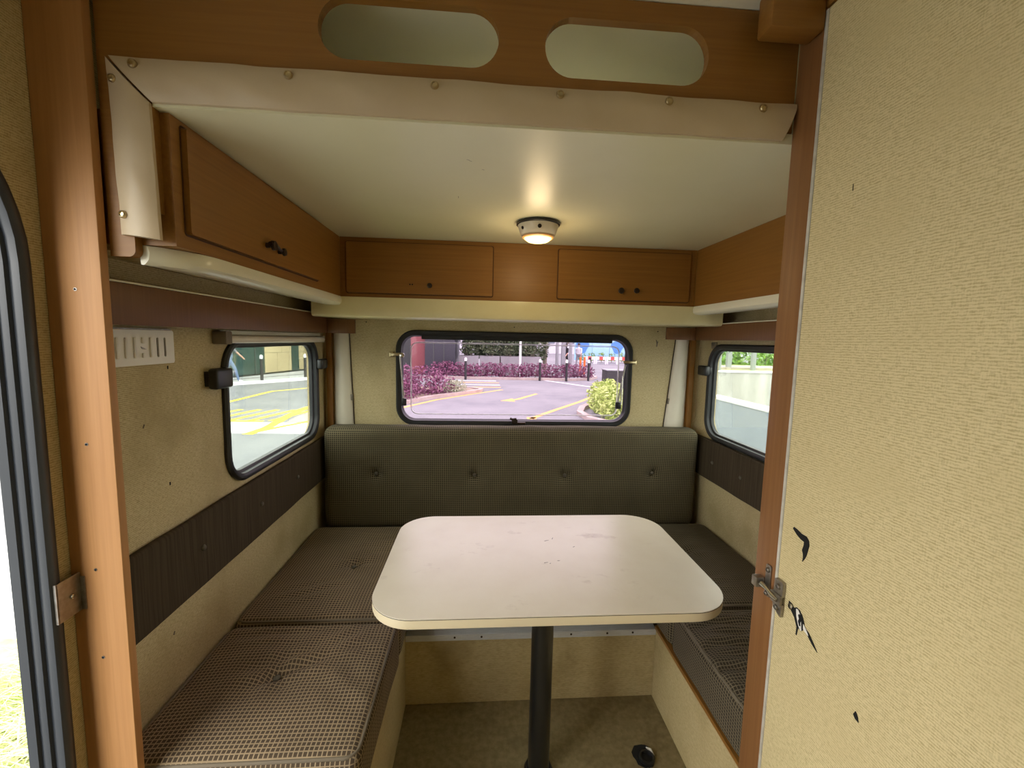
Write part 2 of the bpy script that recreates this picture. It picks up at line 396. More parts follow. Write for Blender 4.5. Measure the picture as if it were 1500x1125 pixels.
WIN_L = rrect(1.375, 2.09, .915, 1.345, .085)
DOOR_O = rrect(.12, .795, .01, 1.79, (.30, .30, .05, .05), 12)
wall_l = struct(obj('wall_left', plate(B(), [(YR, -.05), (YR, ZR), (YF, ZR), (YF, -.05)], [WIN_L, DOOR_O, rrect(-1.1, -.35, .90, 1.5, .08)], 'left', -.035, 0), 'linen_side', origin=(XL, .4, 0)), 'beige linen-textured side wall with the entrance doorway')  # last hole is for the added window behind the camera
WIN_R = rrect(1.36, 2.085, .925, 1.36, .085)
wall_r = struct(obj('wall_right', plate(B(), [(YR, -.05), (YR, ZR), (YF, ZR), (YF, -.05)], [WIN_R], 'right', -.035, 0), 'linen_side', origin=(XR, .4, 0)), 'beige linen-textured side wall behind the wooden door post')
WIN_B = rrect(-.405, .78, .95, 1.395, .075)
wall_b = struct(obj('wall_rear', plate(B(), [(XL, -.05), (XR, -.05), (XR, ZR), (XL, ZR)], [WIN_B], 'rear', -.035, 0), 'linen_rear', origin=(.2, YR, 0)), 'beige linen-textured end wall around the wide tinted window')
wall_f = struct(obj('wall_front', plate(B(), [(XL, -.05), (XR, -.05), (XR, ZR), (XL, ZR)], [], 'front', -.035, 0), 'linen_rear', origin=(.2, YF, 0)))
roof = struct(obj('ceiling', plate(B(), [(XL, YF), (XR, YF), (XR, YR), (XL, YR)], [rrect(.12, .30, 1.30, 1.48, .03)], 'up', ZR, ZR+.03), 'roof_cream', origin=(.2, .4, ZR)), 'pale upper roof lining above the bunk board')  # small roof opening added to let daylight in behind the oval holes
g = B(); box(g, XCL-.016, XCR+.02, YH+.0002, YR, ZC, ZC+.02)
bunk = struct(obj('ceiling_lower', g, 'ceiling_cream', origin=(.2, 1.3, ZC)), 'cream smooth low ceiling over the dinette')
for (px, py, ln, ang) in ((.018-.05, 1.03, .007, .6), (.0, 1.08, .003, 0), (-.07, 1.29, .008, 1.6)):
    g = B(); tube(g, [(px+math.cos(ang)*ln*t, py+math.sin(ang)*ln*t+.002*math.sin(3*t), ZC+.0002) for t in (-1, -.3, .4, 1)], .0006, 6)
    obj('scratch', g, 'bark', bunk)

# ---- wardrobe wall on the right of the camera
g = B(); box(g, XW+.033, XR-.0005, .848, .8675, 0, ZR); struct(obj('wall_wardrobe', g, 'linen_rear'))
g = B(); box(g, XW+.002, XW+.03, -.35, .10, 0, ZR); struct(obj('wall_wardrobe_side', g, 'linen_side'))
g = B(); box(g, XW, XW+.03, .10, .86, 1.995, ZR); struct(obj('trim_1', g, 'wood_y'))
post_r = mbox('trim_2', (XW, XW+.032, .804, .8675, 0, ZR-.0005), 'stile_wood', bev=.0025); struct(post_r, 'reddish wooden door stile with a steel latch keeper')
door1 = thing('door_1', 'x', 'door', (XW, .5, .02)); del door1['category']; struct(door1, 'beige linen-covered wardrobe door with torn patches')
g = B(); box(g, XW+.001, XW+.028, .10, .796, .02, 1.99); obj('door_panel', g, 'linen_door', door1)
mbox('edge_trim', (XW-.001, XW+.028, .7965, .8035, .02, 1.99), 'white_trim', door1, bev=.001)
def ward_patch(name, pts, m, n0, n1, par=door1):
    if .80 < pts[0][1] < .90: pts = [(.733+(a-.733)*1.12-.004, .853+(b-.853)*1.15) for a, b in pts]
    return obj(name, plate(B(), pts, [], 'ward', n0, n1), m, par)
ward_patch('tear', [(.767, 1.0225), (.765, 1.0265), (.757, 1.0255), (.745, 1.022), (.732, 1.0225), (.7255, 1.017), (.7235, 1.008), (.7255, .998), (.7275, .988), (.7315, .9775), (.7365, .970), (.7355, .979), (.7365, .986), (.7395, .992), (.7365, 1.003), (.7365, 1.0095), (.745, 1.0105), (.756, 1.015), (.7625, 1.0195)], 'dark_hole', -.0005, .0005)
ward_patch('tear', [(.7605, .873), (.754, .872), (.748, .868), (.742, .8725), (.735, .872), (.728, .866), (.7225, .857), (.7215, .851), (.711, .8475), (.700, .838), (.691, .829), (.702, .834), (.715, .843), (.722, .846), (.727, .840), (.735, .840), (.7365, .826), (.7385, .827), (.738, .840), (.7455, .853), (.753, .859), (.7605, .866)], 'dark_hole', -.0005, .0006)
ward_patch('torn_flap', [(.7415, .8705), (.737, .8715), (.7325, .8665), (.7285, .8545), (.7265, .8435), (.7255, .842), (.7285, .840), (.7345, .8475), (.7395, .859)], 'white_plastic', .0004, .0016)
ward_patch('torn_flap', [(.7235, .855), (.7195, .8525), (.7125, .8455), (.711, .8425), (.7145, .8435), (.7225, .8465)], 'white_plastic', .0004, .0014)
ward_patch('tear', [(.7335, .8665), (.730, .8645), (.728, .8575), (.7295, .8525), (.728, .848), (.731, .8465), (.7345, .853), (.733, .858), (.7355, .863)], 'dark_hole', .0012, .0019)
lab(obj('rivet', lathe(B(), [(.0052, 0), (.0055, .003), (.003, .004), (.0025, .001), (0, .001)], (XW-.0005, .7525, .8685), (-1, 0, 0), 12), 'chrome', door1), 'small metal rivet in the torn patch')
ward_patch('tear', [(.7065, 1.653), (.7058, 1.653), (.7055, 1.642), (.7063, 1.642)], 'dark_hole', -.0005, .0004)
ward_patch('tear', [(.597, .789), (.592, .782), (.590, .775), (.5965, .776), (.6005, .781)], 'dark_hole', -.0005, .0004)
# latch
latch = obj('latch_plate', plate(B(), rrect(.771, .796, .872, .905, .004), [], 'ward', 0, .0065), 'steel_dull', door1)
obj('latch_plate', plate(B(), [(.7965, .858), (.797, .846), (.783, .835), (.772, .832), (.771, .858)], [], 'ward', .001, .006), 'steel_dull', latch)
obj('bridge', plate(B(), rrect(.770, .800, .855, .877, .003), [], 'ward', .006, .011), 'steel_dull', latch)
g = B(); tube(g, [(XW-.012, .776, .866), (XW-.013, .79, .868), (XW-.012, .806, .871), (XW-.013, .825, .873)], [.004, .0055, .004, .006], 10); obj('latch_bolt', g, 'chrome', latch, smooth='auto')
mbox('thumb_piece', (XW-.022, XW-.004, .829, .846, .862, .884), 'steel_dull', latch, bev=.002)
screw(latch, (XW-.0065, .783, .892), (-1, 0, 0), .0048, 'steel_dull'); screw(latch, (XW-.006, .785, .846), (-1, 0, 0), .0048, 'steel_dull')
kp = obj('keeper', plate(B(), rrect(.813, .829, .848, .917, .004), [], 'ward', 0, .003), 'steel_dull', post_r)
screw(kp, (XW-.003, .821, .906), (-1, 0, 0), .0045, 'steel_dull'); screw(kp, (XW-.003, .821, .854), (-1, 0, 0), .004, 'steel_dull')
blk = mbox('trim_3', (.515, XW-.001, .80, .845, 1.955, ZR-.001), 'wood_x', bev=.006); struct(blk, 'bevelled wooden block under the roof at the door stile')

# ---- left post
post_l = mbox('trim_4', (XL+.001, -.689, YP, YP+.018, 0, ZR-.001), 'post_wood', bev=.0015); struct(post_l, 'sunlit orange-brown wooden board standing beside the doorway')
for (sx, sz) in ((-.734, 1.453), (-.736, 1.166), (-.738, .918), (-.737, .735)):
    dot(post_l, 'screw_hole', (sx, YP-.0003, sz), (0, -1, 0), .0032, 'chrome', .0008); dot(post_l, 'screw_hole', (sx, YP-.0012, sz), (0, -1, 0), .0017, 'dark_hole', .0006)

# ---- entrance doorway: seal and striker
d2 = obj('door_2', sweep(B(), DOOR_O, [(.020, 0), (.021, .008), (.014, .014), (.004, .016), (-.004, .012), (-.006, .004), (-.004, -.004), (-.010, -.006), (-.012, -.014), (-.010, -.02), (-.016, -.022), (-.018, -.036), (-.006, -.045), (.012, -.045), (.012, -.0355), (.0015, -.0352), (.0015, 0)], 'left'), 'door_seal_rubber', smooth='auto', origin=(XL, .45, 0)); struct(d2, 'blue-grey rubber seal around the open entrance doorway')
stk = obj('striker_plate', plate(B(), rrect(.797, .8445, .838, .915, .003), [], 'left', .0165, .0185), 'steel_dull', d2)
g = B(); box(g, XL+.0165, -.7585, .8425, .8445, .8385, .9055); obj('striker_flange', g, 'steel_dull', stk)
g = B(); box(g, XL-.004, XL+.0185, .7955, .7985, .838, .915); obj('striker_flange', g, 'steel_dull', stk)
screw(stk, (XL+.0185, .824, .877), (1, 0, 0), .004, 'chrome')

# ================================================================== bunk front board with two hand holes
hb = thing('bunk_front_board', 'brown veneered board with two oval hand holes under the roof', 'panel', (0, YH, 1.51))
ov1 = rrect(-.305, .026, 1.888, 1.995, .053, 10); ov2 = rrect(.114, .436, 1.882, 1.990, .053, 10)
outl = [(-.688, ZR-.002), (-.688, 1.518)]+[(-.644-.012+.012*math.sin(t), 1.53-.012*math.cos(t)) for t in [i*PI/2/5 for i in range(6)]]+[(-.644, 1.60), (-.60, 1.60), (-.60, 1.8065), (.619, 1.8065), (.619, ZR-.002)]
obj('board', plate(B(), outl, [ov1, ov2], 'head', -.018, 0), 'wood_x', hb)
def pad_strip(name, A, Bq, Cq, D, nu, nv, par):
    """soft padded strip: corners A(start top) B(end top) C(end bottom) D(start bottom) in the board plane"""
    bm = B(); rows = []
    for i in range(nu+1):
        u = i/nu; row = []
        for j in range(nv+1):
            v = j/nv
            p = (Vector(A)*(1-u)+Vector(Bq)*u)*(1-v)+(Vector(D)*(1-u)+Vector(Cq)*u)*v
            L = (Vector(Bq)-Vector(A)).length
            w = noise.noise(Vector((u*L*7, v*1.5, len(name)))) ; w2 = noise.noise(Vector((u*L*22, v*3, 5)))
            n = .004+.013*max(0, math.sin(PI*min(1, max(0, v*.9+.07))))**.6+.0035*w+.0012*w2
            edge = .0022*noise.noise(Vector((u*L*9, j, 2))) if j in (0, nv) else 0
            row.append((p.x, p.y+edge, n))
        rows.append(row)
    f = MAPS['head']; vt = [[bm.verts.new(f(*q)) for q in r] for r in rows]; vb = [[bm.verts.new(f(q[0], q[1], .0004)) for q in r] for r in rows]
    for i in range(nu):
        for j in range(nv):
            bm.faces.new((vt[i][j], vt[i+1][j], vt[i+1][j+1], vt[i][j+1])); bm.faces.new((vb[i][j], vb[i][j+1], vb[i+1][j+1], vb[i+1][j]))
    for i in range(nu):
        bm.faces.new((vt[i][0], vt[i+1][0], vb[i+1][0], vb[i][0])); bm.faces.new((vt[i][nv], vt[i+1][nv], vb[i+1][nv], vb[i][nv]))
    for j in range(nv):
        bm.faces.new((vt[0][j], vt[0][j+1], vb[0][j+1], vb[0][j])); bm.faces.new((vt[nu][j], vt[nu][j+1], vb[nu][j+1], vb[nu][j]))
    return obj(name, bm, 'vinyl_tan', par, smooth='auto')
ph = pad_strip('padded_strip', (-.662, 1.862), (.619, 1.856), (.596, 1.789), (-.596, 1.790), 120, 10, hb); lab(ph, 'tan padded vinyl strip fixed with eyelet screws')
pv = pad_strip('padded_strip', (-.667, 1.860), (-.659, 1.556), (-.594, 1.549), (-.600, 1.789), 30, 8, hb); lab(pv, 'short upright tan padded vinyl strip')
for (sx, sz) in ((-.617, 1.847), (-.353, 1.845), (-.092, 1.844), (.143, 1.843), (.355, 1.8435), (.545, 1.842)): screw(ph, (sx, YH-.0165, sz), (0, -1, 0), .0062)
for (sx, sz) in ((-.653, 1.821), (-.650, 1.590)): screw(pv, (sx, YH-.0155, sz), (0, -1, 0), .0055)

# ================================================================== overhead cabinets
def knob(par, c, axis, r=.009, m='bronze_dark'):
    return obj('knob', lathe(B(), [(r*.5, -.001), (r*.5, .010), (r*1.1, .013), (r*1.2, .018), (r*.8, .022), (0, .0225)], c, axis, 14), m, par, smooth='auto')
def lip(par, x_face, s, y0, y1):
    bm = B(); rows = []
    ys = [y0+.13*(i/12) for i in range(13)]+[y1]
    for y in ys:
        sh = .058*max(0, 1-(y-y0)/.13)**2.2
        pr = lip_profile(x_face, s); q = []
        for (x, z) in pr:
            k = max(0, min(1, (s*(x-x_face)+.067)/.067)); q.append((x-s*sh*k, z))
        rows.append([bm.verts.new((x, y, z)) for x, z in q])
    n = len(rows[0])
    for a, b in zip(rows, rows[1:]):
        for j in range(n): bm.faces.new((a[j], a[(j+1) % n], b[(j+1) % n], b[j]))
    bm.faces.new(rows[0]); bm.faces.new(rows[-1])
    return obj('lip', bm, 'lip_cream', par, smooth='auto')
def lip_profile(x_face, s):     # cross-section (x,z): rounded pale lip below a side cabinet, s=+1 when the wall is at -x
    pts = [(x_face+s*.004, 1.5425), (x_face+s*.008, 1.530), (x_face+s*.006, 1.516), (x_face-s*.004, 1.508), (x_face-s*.03, 1.506)]
    wx = XL+.002 if s > 0 else XR-.002
    return pts+[(x_face-s*.058, 1.507), (x_face-s*.066, 1.513), (x_face-s*.067, 1.5425)]
lc = thing('overhead_cabinet', 'wooden overhead cabinet with a dark twin-knob handle above the vent side', 'cabinet', (-.68, 1.4, 1.506))
g = B(); box(g, XL+.002, XCL, YH+.0185, YC-.001, 1.5435, ZC-.001); obj('body', g, 'wood_y', lc)
ld = obj('door', plate(B(), rrect(.915, 1.60, 1.573, 1.772, .006), [], 'lcab', .0005, .011), 'wood_y', lc)
g = B(); plate(g, rrect(.911, 1.604, 1.569, 1.776, .008), [rrect(.914, 1.601, 1.572, 1.773, .006)], 'lcab', -.001, .0012); obj('gap_line', g, 'gap_brown', lc)
g = B(); lathe(g, [(.007, 0), (.007, .012), (.013, .016), (.012, .024), (0, .026)], (XCL+.011, 1.215, 1.615), (1, 0, 0), 14); obj('knob', g, 'bronze_dark', ld, smooth='auto')
g = B(); lathe(g, [(.006, 0), (.006, .010), (.011, .014), (.010, .020), (0, .022)], (XCL+.011, 1.283, 1.611), (1, 0, 0), 14); obj('knob', g, 'bronze_dark', ld, smooth='auto')
g = B(); tube(g, [(XCL+.028, 1.20, 1.617), (XCL+.030, 1.23, 1.616), (XCL+.026, 1.26, 1.613), (XCL+.024, 1.294, 1.611)], [.006, .0065, .0035, .006], 8); obj('handle_bar', g, 'bronze_dark', ld, smooth='auto')
g = B(); box(g, XL+.002, XCL-.068, YH+.0185, YC-.008, 1.532, 1.5430); obj('bottom_panel', g, 'linen_side', lc)
lip(lc, XCL, 1, YH+.0185, YC-.007)
rc = thing('overhead_cabinet', 'plain wooden overhead cabinet side meeting the door stile', 'cabinet', (1.06, 1.4, 1.506))
g = B(); box(g, XCR, XR-.002, YH+.0185, YC-.001, 1.5435, ZC-.001); obj('body', g, 'wood_y', rc)
g = B(); box(g, XCR+.068, XR-.002, YH+.0185, YC-.008, 1.532, 1.5430); obj('bottom_panel', g, 'linen_side', rc)
lip(rc, XCR, -1, YH+.0185, YC-.007)
bc = thing('overhead_cabinet', 'wide wooden overhead cabinet with two flush doors above the tinted window', 'cabinet', (.18, 2.0, 1.46))
g = B(); box(g, XCL+.0005, XCR-.0005, YC, YR-.001, 1.5435, ZC-.001); obj('body', g, 'wood_x', bc)
for (a0, a1) in ((-.555, .046), (.326, .905)):
    d = obj('door', plate(B(), rrect(a0, a1, 1.560, 1.765, .008), [], 'rcab', .0005, .010), 'wood_x', bc)
    obj('gap_line', plate(B(), rrect(a0-.004, a1+.004, 1.556, 1.769, .009), [rrect(a0-.001, a1+.001, 1.559, 1.766, .008)], 'rcab', -.001, .0012), 'gap_brown', bc)
    if a0 < 0:
        knob(d, (-.214, YC-.010, 1.5945), (0, -1, 0)); dot(d, 'screw_hole', (-.297, YC-.0105, 1.599), (0, -1, 0), .003); dot(d, 'screw_hole', (-.287, YC-.0105, 1.599), (0, -1, 0), .003)
    else:
        knob(d, (.597, YC-.010, 1.599), (0, -1, 0), .011); knob(d, (.664, YC-.010, 1.601), (0, -1, 0), .010)
prof = [(YC-.004, 1.5425), (YC-.006, 1.52), (YC-.004, 1.49), (YC-.006, 1.474), (YC-.002, 1.465), (YC+.008, 1.460), (YC+.03, 1.4595), (YR-.001, 1.466), (YR-.001, 1.5425)]
obj('fascia', extrude_profile(B(), prof, 'x', -.70, 1.07), 'plastic_cream', bc, smooth='auto')

# ---- pelmets over the side windows with a short return on the end wall
XPL, XPR, YPR = -.722, 1.075, 2.085
def pelmet(label, side):
    t = thing('curtain_pelmet', label, 'pelmet', (XPL if side < 0 else XPR, 1.5, 1.395), 'curtain pelmets')
    x = XPL if side < 0 else XPR; o = -.016 if side < 0 else .016
    z0, z1 = (1.392, 1.476) if side < 0 else (1.398, 1.470)
    mbox('board', (min(x, x+o), max(x, x+o), .872, YPR+.016, z0, z1), 'pelmet_wood', t, bev=.001)
    mbox('top_edge', (min(x+o*-.15, XL if side < 0 else XR-.001), max(x+o*-.15, XL+.001 if side < 0 else XR), .872, YPR-.002, z1+.0005, z1+.004), 'lip_cream', t)
    r0, r1 = (x, -.593) if side < 0 else (.925, x)
    mbox('return_board', (r0+.0005, r1-.0005, YPR, YPR+.016, z0, min(z1, 1.458)), 'pelmet_wood', t, bev=.001)
    return t
pelmet('dark wooden pelmet board above the vent and roller blind', -1); pelmet('dark wooden pelmet board running to the door stile', 1)

# ---- corner columns on the end wall
def column(label, e_in_top, e_in_bot, e_out, wood_x, group):
    t = thing('corner_column', label, 'column', ((e_in_bot+e_out)/2, YR, .88), group)
    bm = B(); rows = []; nz_ = 10; na = 12
    for i in range(nz_+1):
        u = i/nz_; z = .88+(1.455-.88)*u; a0 = e_out; a1 = e_in_bot+(e_in_top-e_in_bot)*u
        rows.append([bm.verts.new((a0+(a1-a0)*j/na, YR-.002-.028*math.sin(PI*j/na)**.7, z)) for j in range(na+1)]+[bm.verts.new((a1, YR-.001, z)), bm.verts.new((a0, YR-.001, z))])
    m = len(rows[0])
    for a, b in zip(rows, rows[1:]):
        for j in range(m): bm.faces.new((a[j], a[(j+1) % m], b[(j+1) % m], b[j]))
    bm.faces.new(rows[0]); bm.faces.new(rows[-1])
    obj('vinyl_cover', bm, 'white_vinyl', t, smooth='auto')
    mbox('wood_strip', (wood_x, wood_x+.026, YR-.026, YR-.001, .88, 1.455), 'wood_z', t)
    s = 1 if e_in_bot > e_out else -1
    g = B(); tube(g, [(e_in_bot+s*.002, YR-.003, .88), (e_in_top+s*.002, YR-.003, 1.455)], .0022, 6); obj('edge_bead', g, 'seam_dark', t)
    k = .45; xc = e_in_bot+(e_in_top-e_in_bot)*k
    mbox('clip', (xc-.006, xc+.006, YR-.012, YR-.001, 1.055, 1.085), 'bark', t, bev=.001)
    return t
column('white vinyl corner column beside the window with the roller blind', -.662, -.640, -.735, -.765, 'corner columns')
column('white vinyl slanted corner column beside the clear side window without a blind', 1.040, .990, 1.107, 1.110, 'corner columns')
for (sx, sz) in ((-.575, 1.452), (.172, 1.444), (.935, 1.44)): dot(wall_b, 'nail_hole', (sx, YR-.0003, sz), (0, -1, 0), .003)
g = B(); tube(g, [(.930, YR-.001, 1.395), (.934, YR-.001, 1.375), (.933, YR-.001, 1.36)], .0025, 6); obj('stain', g, 'bark', wall_b)
g = B(); tube(g, [(.938, YR-.001, 1.388), (.936, YR-.001, 1.376)], .0018, 6); obj('stain', g, 'bark', wall_b)

# ================================================================== windows
RUB = [(.022, 0), (.023, .010), (.017, .016), (.006, .016), (-.004, .010), (-.006, -.004), (-.010, -.010), (-.010, -.022), (.0005, -.022), (.0005, 0)]
RUBS = [(.020, 0), (.021, .009), (.015, .015), (.006, .015), (-.002, .009), (-.003, -.004), (-.012, -.008), (-.013, -.022), (.0005, -.022), (.0005, 0)]
w1 = struct(obj('window_1', sweep(B(), WIN_B, RUB, 'rear'), 'black_rubber', smooth='auto', origin=(.19, YR, .93)), 'wide lilac-tinted end window in a black rubber frame')
obj('pane', plate(B(), rrect(-.398, .773, .957, 1.388, .07), [], 'rear', -.018, -.014), 'acrylic_tinted', w1)
rim = rrect(-.355, .735, .985, 1.355, .035)
lab(obj('moulded_rim', sweep(B(), rim, [(.004, -.014), (.003, -.0105), (0, -.009), (-.003, -.0105), (-.004, -.014)], 'rear'), 'acrylic_rim_highlight', w1, smooth=True), 'clear moulded ridge around the acrylic pane, its highlight painted whitish')
lab(obj('weather_strip', plate(B(), [(-.30, 1.372), (.69, 1.372), (.69, 1.398), (-.30, 1.398)], [], 'rear', .0, .006), 'black_rubber', w1), 'black strip along the window top')
def stay(x, s):
    st = mbox('stay_bracket', (x-.028, x+.028, YR-.022, YR-.016, 1.285, 1.301), 'brass', w1, bev=.002)
    mbox('bracket_tab', (x-s*.028-.010, x-s*.028+.010, YR-.018, YR-.001, 1.280, 1.306), 'brass', st, bev=.002)
    lathe_b = B(); lathe(lathe_b, [(.012, 0), (.012, .010), (.006, .014), (0, .014)], (x+s*.026, YR-.02, 1.290), (0, -1, 0), 14); obj('pivot', lathe_b, 'chrome', st, smooth='auto')
    g = B(); tube(g, [(x+s*.012, YR-.012, 1.283), (x+s*.022, YR-.006, 1.16), (x+s*.030, YR-.004, 1.05)], .0045, 8); obj('stay_arm', g, 'steel_dull', st, smooth='auto')
    mbox('stay_knuckle', (x+s*.032-.012, x+s*.032+.012, YR-.012, YR+.002, 1.03, 1.068), 'black_plastic', st, bev=.004)
stay(-.42, 1)
stR = .785
st = mbox('stay_bracket', (.75, .815, YR-.024, YR-.018, 1.268, 1.283), 'brass', w1, bev=.002)
mbox('bracket_tab', (.800, .822, YR-.02, YR-.001, 1.263, 1.288), 'brass', st, bev=.002)
g = B(); tube(g, [(.763, YR-.016, 1.262), (.748, YR-.008, 1.15), (.735, YR-.006, 1.055)], .005, 8); obj('stay_arm', g, 'steel_dull', st, smooth='auto')
g = B(); tube(g, [(.752, YR-.012, 1.20), (.752, YR-.010, 1.05)], .004, 8); obj('stay_arm', g, 'chrome', st, smooth='auto')
mbox('stay_knuckle', (.722, .752, YR-.014, YR+.002, 1.025, 1.062), 'black_plastic', st, bev=.004)
bl = mbox('catch', (.168, .198, YR-.036, YR-.016, .944, .968), 'bronze_dark', w1, bev=.003)
mbox('catch_lever', (.172, .240, YR-.032, YR-.017, .940, .952), 'bronze_dark', bl, bev=.003)
g = B(); tube(g, [(.160, YR-.030, .972), (.172, YR-.036, .968), (.19, YR-.03, .970)], .006, 8); obj('catch_hook', g, 'bronze_dark', bl, smooth='auto')

w2 = struct(obj('window_2', sweep(B(), WIN_L, RUBS, 'left'), 'black_rubber', smooth='auto', origin=(XL, 1.73, .89)), 'side window in a black rubber frame under a roller blind')
obj('pane', plate(B(), rrect(1.383, 2.083, .922, 1.338, .08), [], 'left', -.018, -.014), 'glass_clear', w2)
def wlatch(par, mp, a0, a1, b0, b1):
    f = MAPS[mp]; p = f(a0, b0, .012); q = f(a1, b1, .04)
    l = mbox('window_latch', (min(p[0], q[0]), max(p[0], q[0]), a0, a1, b0, b1), 'black_plastic', par, bev=.008, seg=3)
    p = f(a0, b0, .0); q = f(a1, b1, .013)
    mbox('latch_base', (min(p[0], q[0]), max(p[0], q[0]), a0+.005, a1-.02, b0+.008, b1-.008), 'black_plastic', l, bev=.002)
wlatch(w2, 'left', 1.27, 1.352, 1.218, 1.278); wlatch(w2, 'left', 2.085, 2.16, 1.22, 1.268)
w3 = struct(obj('window_3', sweep(B(), WIN_R, RUBS, 'right'), 'black_rubber', smooth='auto', origin=(XR, 1.73, .89)), 'side window in a black rubber frame beside the door stile')
obj('pane', plate(B(), rrect(1.368, 2.077, .932, 1.352, .08), [], 'right', -.018, -.014), 'glass_clear', w3)
wlatch(w3, 'right', 2.075, 2.155, 1.22, 1.27)
for nm, WP, mp in (('window_4_added', rrect(-1.1, -.35, .90, 1.5, .08), 'left'),):  # unseen side window behind the camera, added to bring in daylight
    struct(obj(nm, sweep(B(), WP, RUBS, mp), 'black_rubber', smooth='auto'))

# roller blind
rb = thing('roller_blind', 'rolled-up cream roller blind above the side window', 'blind', (XL+.02, 1.7, 1.35))
g = B(); tube(g, [(XL+.024, 1.352, 1.362), (XL+.024, 2.135, 1.360)], .0125, 16); obj('roll', g, 'white_vinyl', rb, smooth='auto')
mbox('mount_rail', (XL+.0005, XL+.016, 1.33, 2.13, 1.376, 1.388), 'lip_cream', rb)
mbox('end_bracket', (XL+.0005, XL+.042, 1.318, 1.351, 1.347, 1.386), 'bark', rb, bev=.004)
mbox('end_bracket', (XL+.0005, XL+.032, 2.136, 2.143, 1.347, 1.378), 'white_vinyl', rb, bev=.001)
mbox('blind_hook', (XR-.012, XR-.0005, 2.045, 2.085, 1.358, 1.390), 'steel_dull', wall_r, bev=.003)

# ventilation grille
vt = thing('vent_grille', 'white plastic ventilation grille with upright slots under the pelmet', 'vent', (XL, 1.04, 1.30))
slots = [(.978+.0-.0+.0238*i, i) for i in range(-2, 8)]
holes = [rrect(a-.0034, a+.0034, 1.319, 1.366, .003, 4) for a, i in slots if i in (5, 6) or i < -1]
obj('plate', plate(B(), rrect(.885, 1.152, 1.302, 1.383, .006), holes, 'left', .004, .0075), 'white_plastic', vt)
g = B(); box(g, XL+.0005, XL+.0035, .89, 1.147, 1.307, 1.378); obj('slot_backing', g, 'dark_hole', vt)
for a, i in slots:
    if -2 < i < 5:
        if i == 3: segs = ((1.319, 1.33), (1.352, 1.366))
        else: segs = ((1.319, 1.366),)
        for (b0, b1) in segs: mbox('rib', (XL+.0075, XL+.0115, a-.0035, a+.0035, b0, b1), 'white_plastic', vt, bev=.0016)
obj('emblem', plate(B(), [(1.044, 1.345), (1.050, 1.343), (1.056, 1.340), (1.061, 1.3385), (1.055, 1.338), (1.049, 1.339), (1.046, 1.341)], [], 'left', .0075, .0085), 'steel_dull', vt)
mbox('top_flange', (XL+.0005, XL+.010, .885, 1.140, 1.3835, 1.3865), 'steel_dull', vt)
for (a, b) in ((1.136, 1.291), (1.12, .995)): g = B(); box(g, XL-.0002, XL+.0006, a-.002, a+.002, b-.004, b+.004); obj('mark', g, 'dark_hole', wall_l)
for (a, b) in ((1.10, .60), (1.045, 1.158)):
    g = B(); tube(g, [(XL+.0003, a, b-.004), (XL+.0003, a+.004, b+.004)], .0016, 6); obj('mark', g, 'bark', wall_l)

# ================================================================== benches
def bench(label, b, m='bench_vinyl', top=None):
    t = thing('bench_base', label, 'bench', ((b[0]+b[1])/2, (b[2]+b[3])/2, 0)); g = B(); box(g, *b); obj('front_panel', g, m, t); return t
ZB = .295
bl_ = bench('beige vinyl bench box below the vent side cushions', (XL+.001, -.262, .871, 1.503, .0005, ZB))
br_ = bench('beige vinyl bench box with an orange wood edge by the door stile', (.692, XR-.001, .871, 1.503, .0005, ZB-.014))
mbox('edge_strip', (.688, .705, .871, 1.503, ZB-.0135, ZB-.0005), 'wood_y', br_)
bb_ = bench('beige vinyl bench box below the end window with an aluminium edge', (XL+.001, XR-.001, 1.505, YR-.001, .0005, .262))
g = B(); extrude_profile(g, [(1.5048, .258), (1.497, .260), (1.500, .281), (1.530, .285), (1.530, .263), (1.5052, .2625)], 'x', -.2605, .691); al = obj('aluminium_edge', g, 'aluminium', bb_)
for sx in (-.08, .02, .36, .50, .60): dot(al, 'screw', (sx, 1.4985, .271), (0, -1, 0), .004, 'seam_dark')
mbox('support_rail', (XL+.002, XR-.002, 1.54, 1.60, .2625, ZB-.0005), 'bark', bb_)

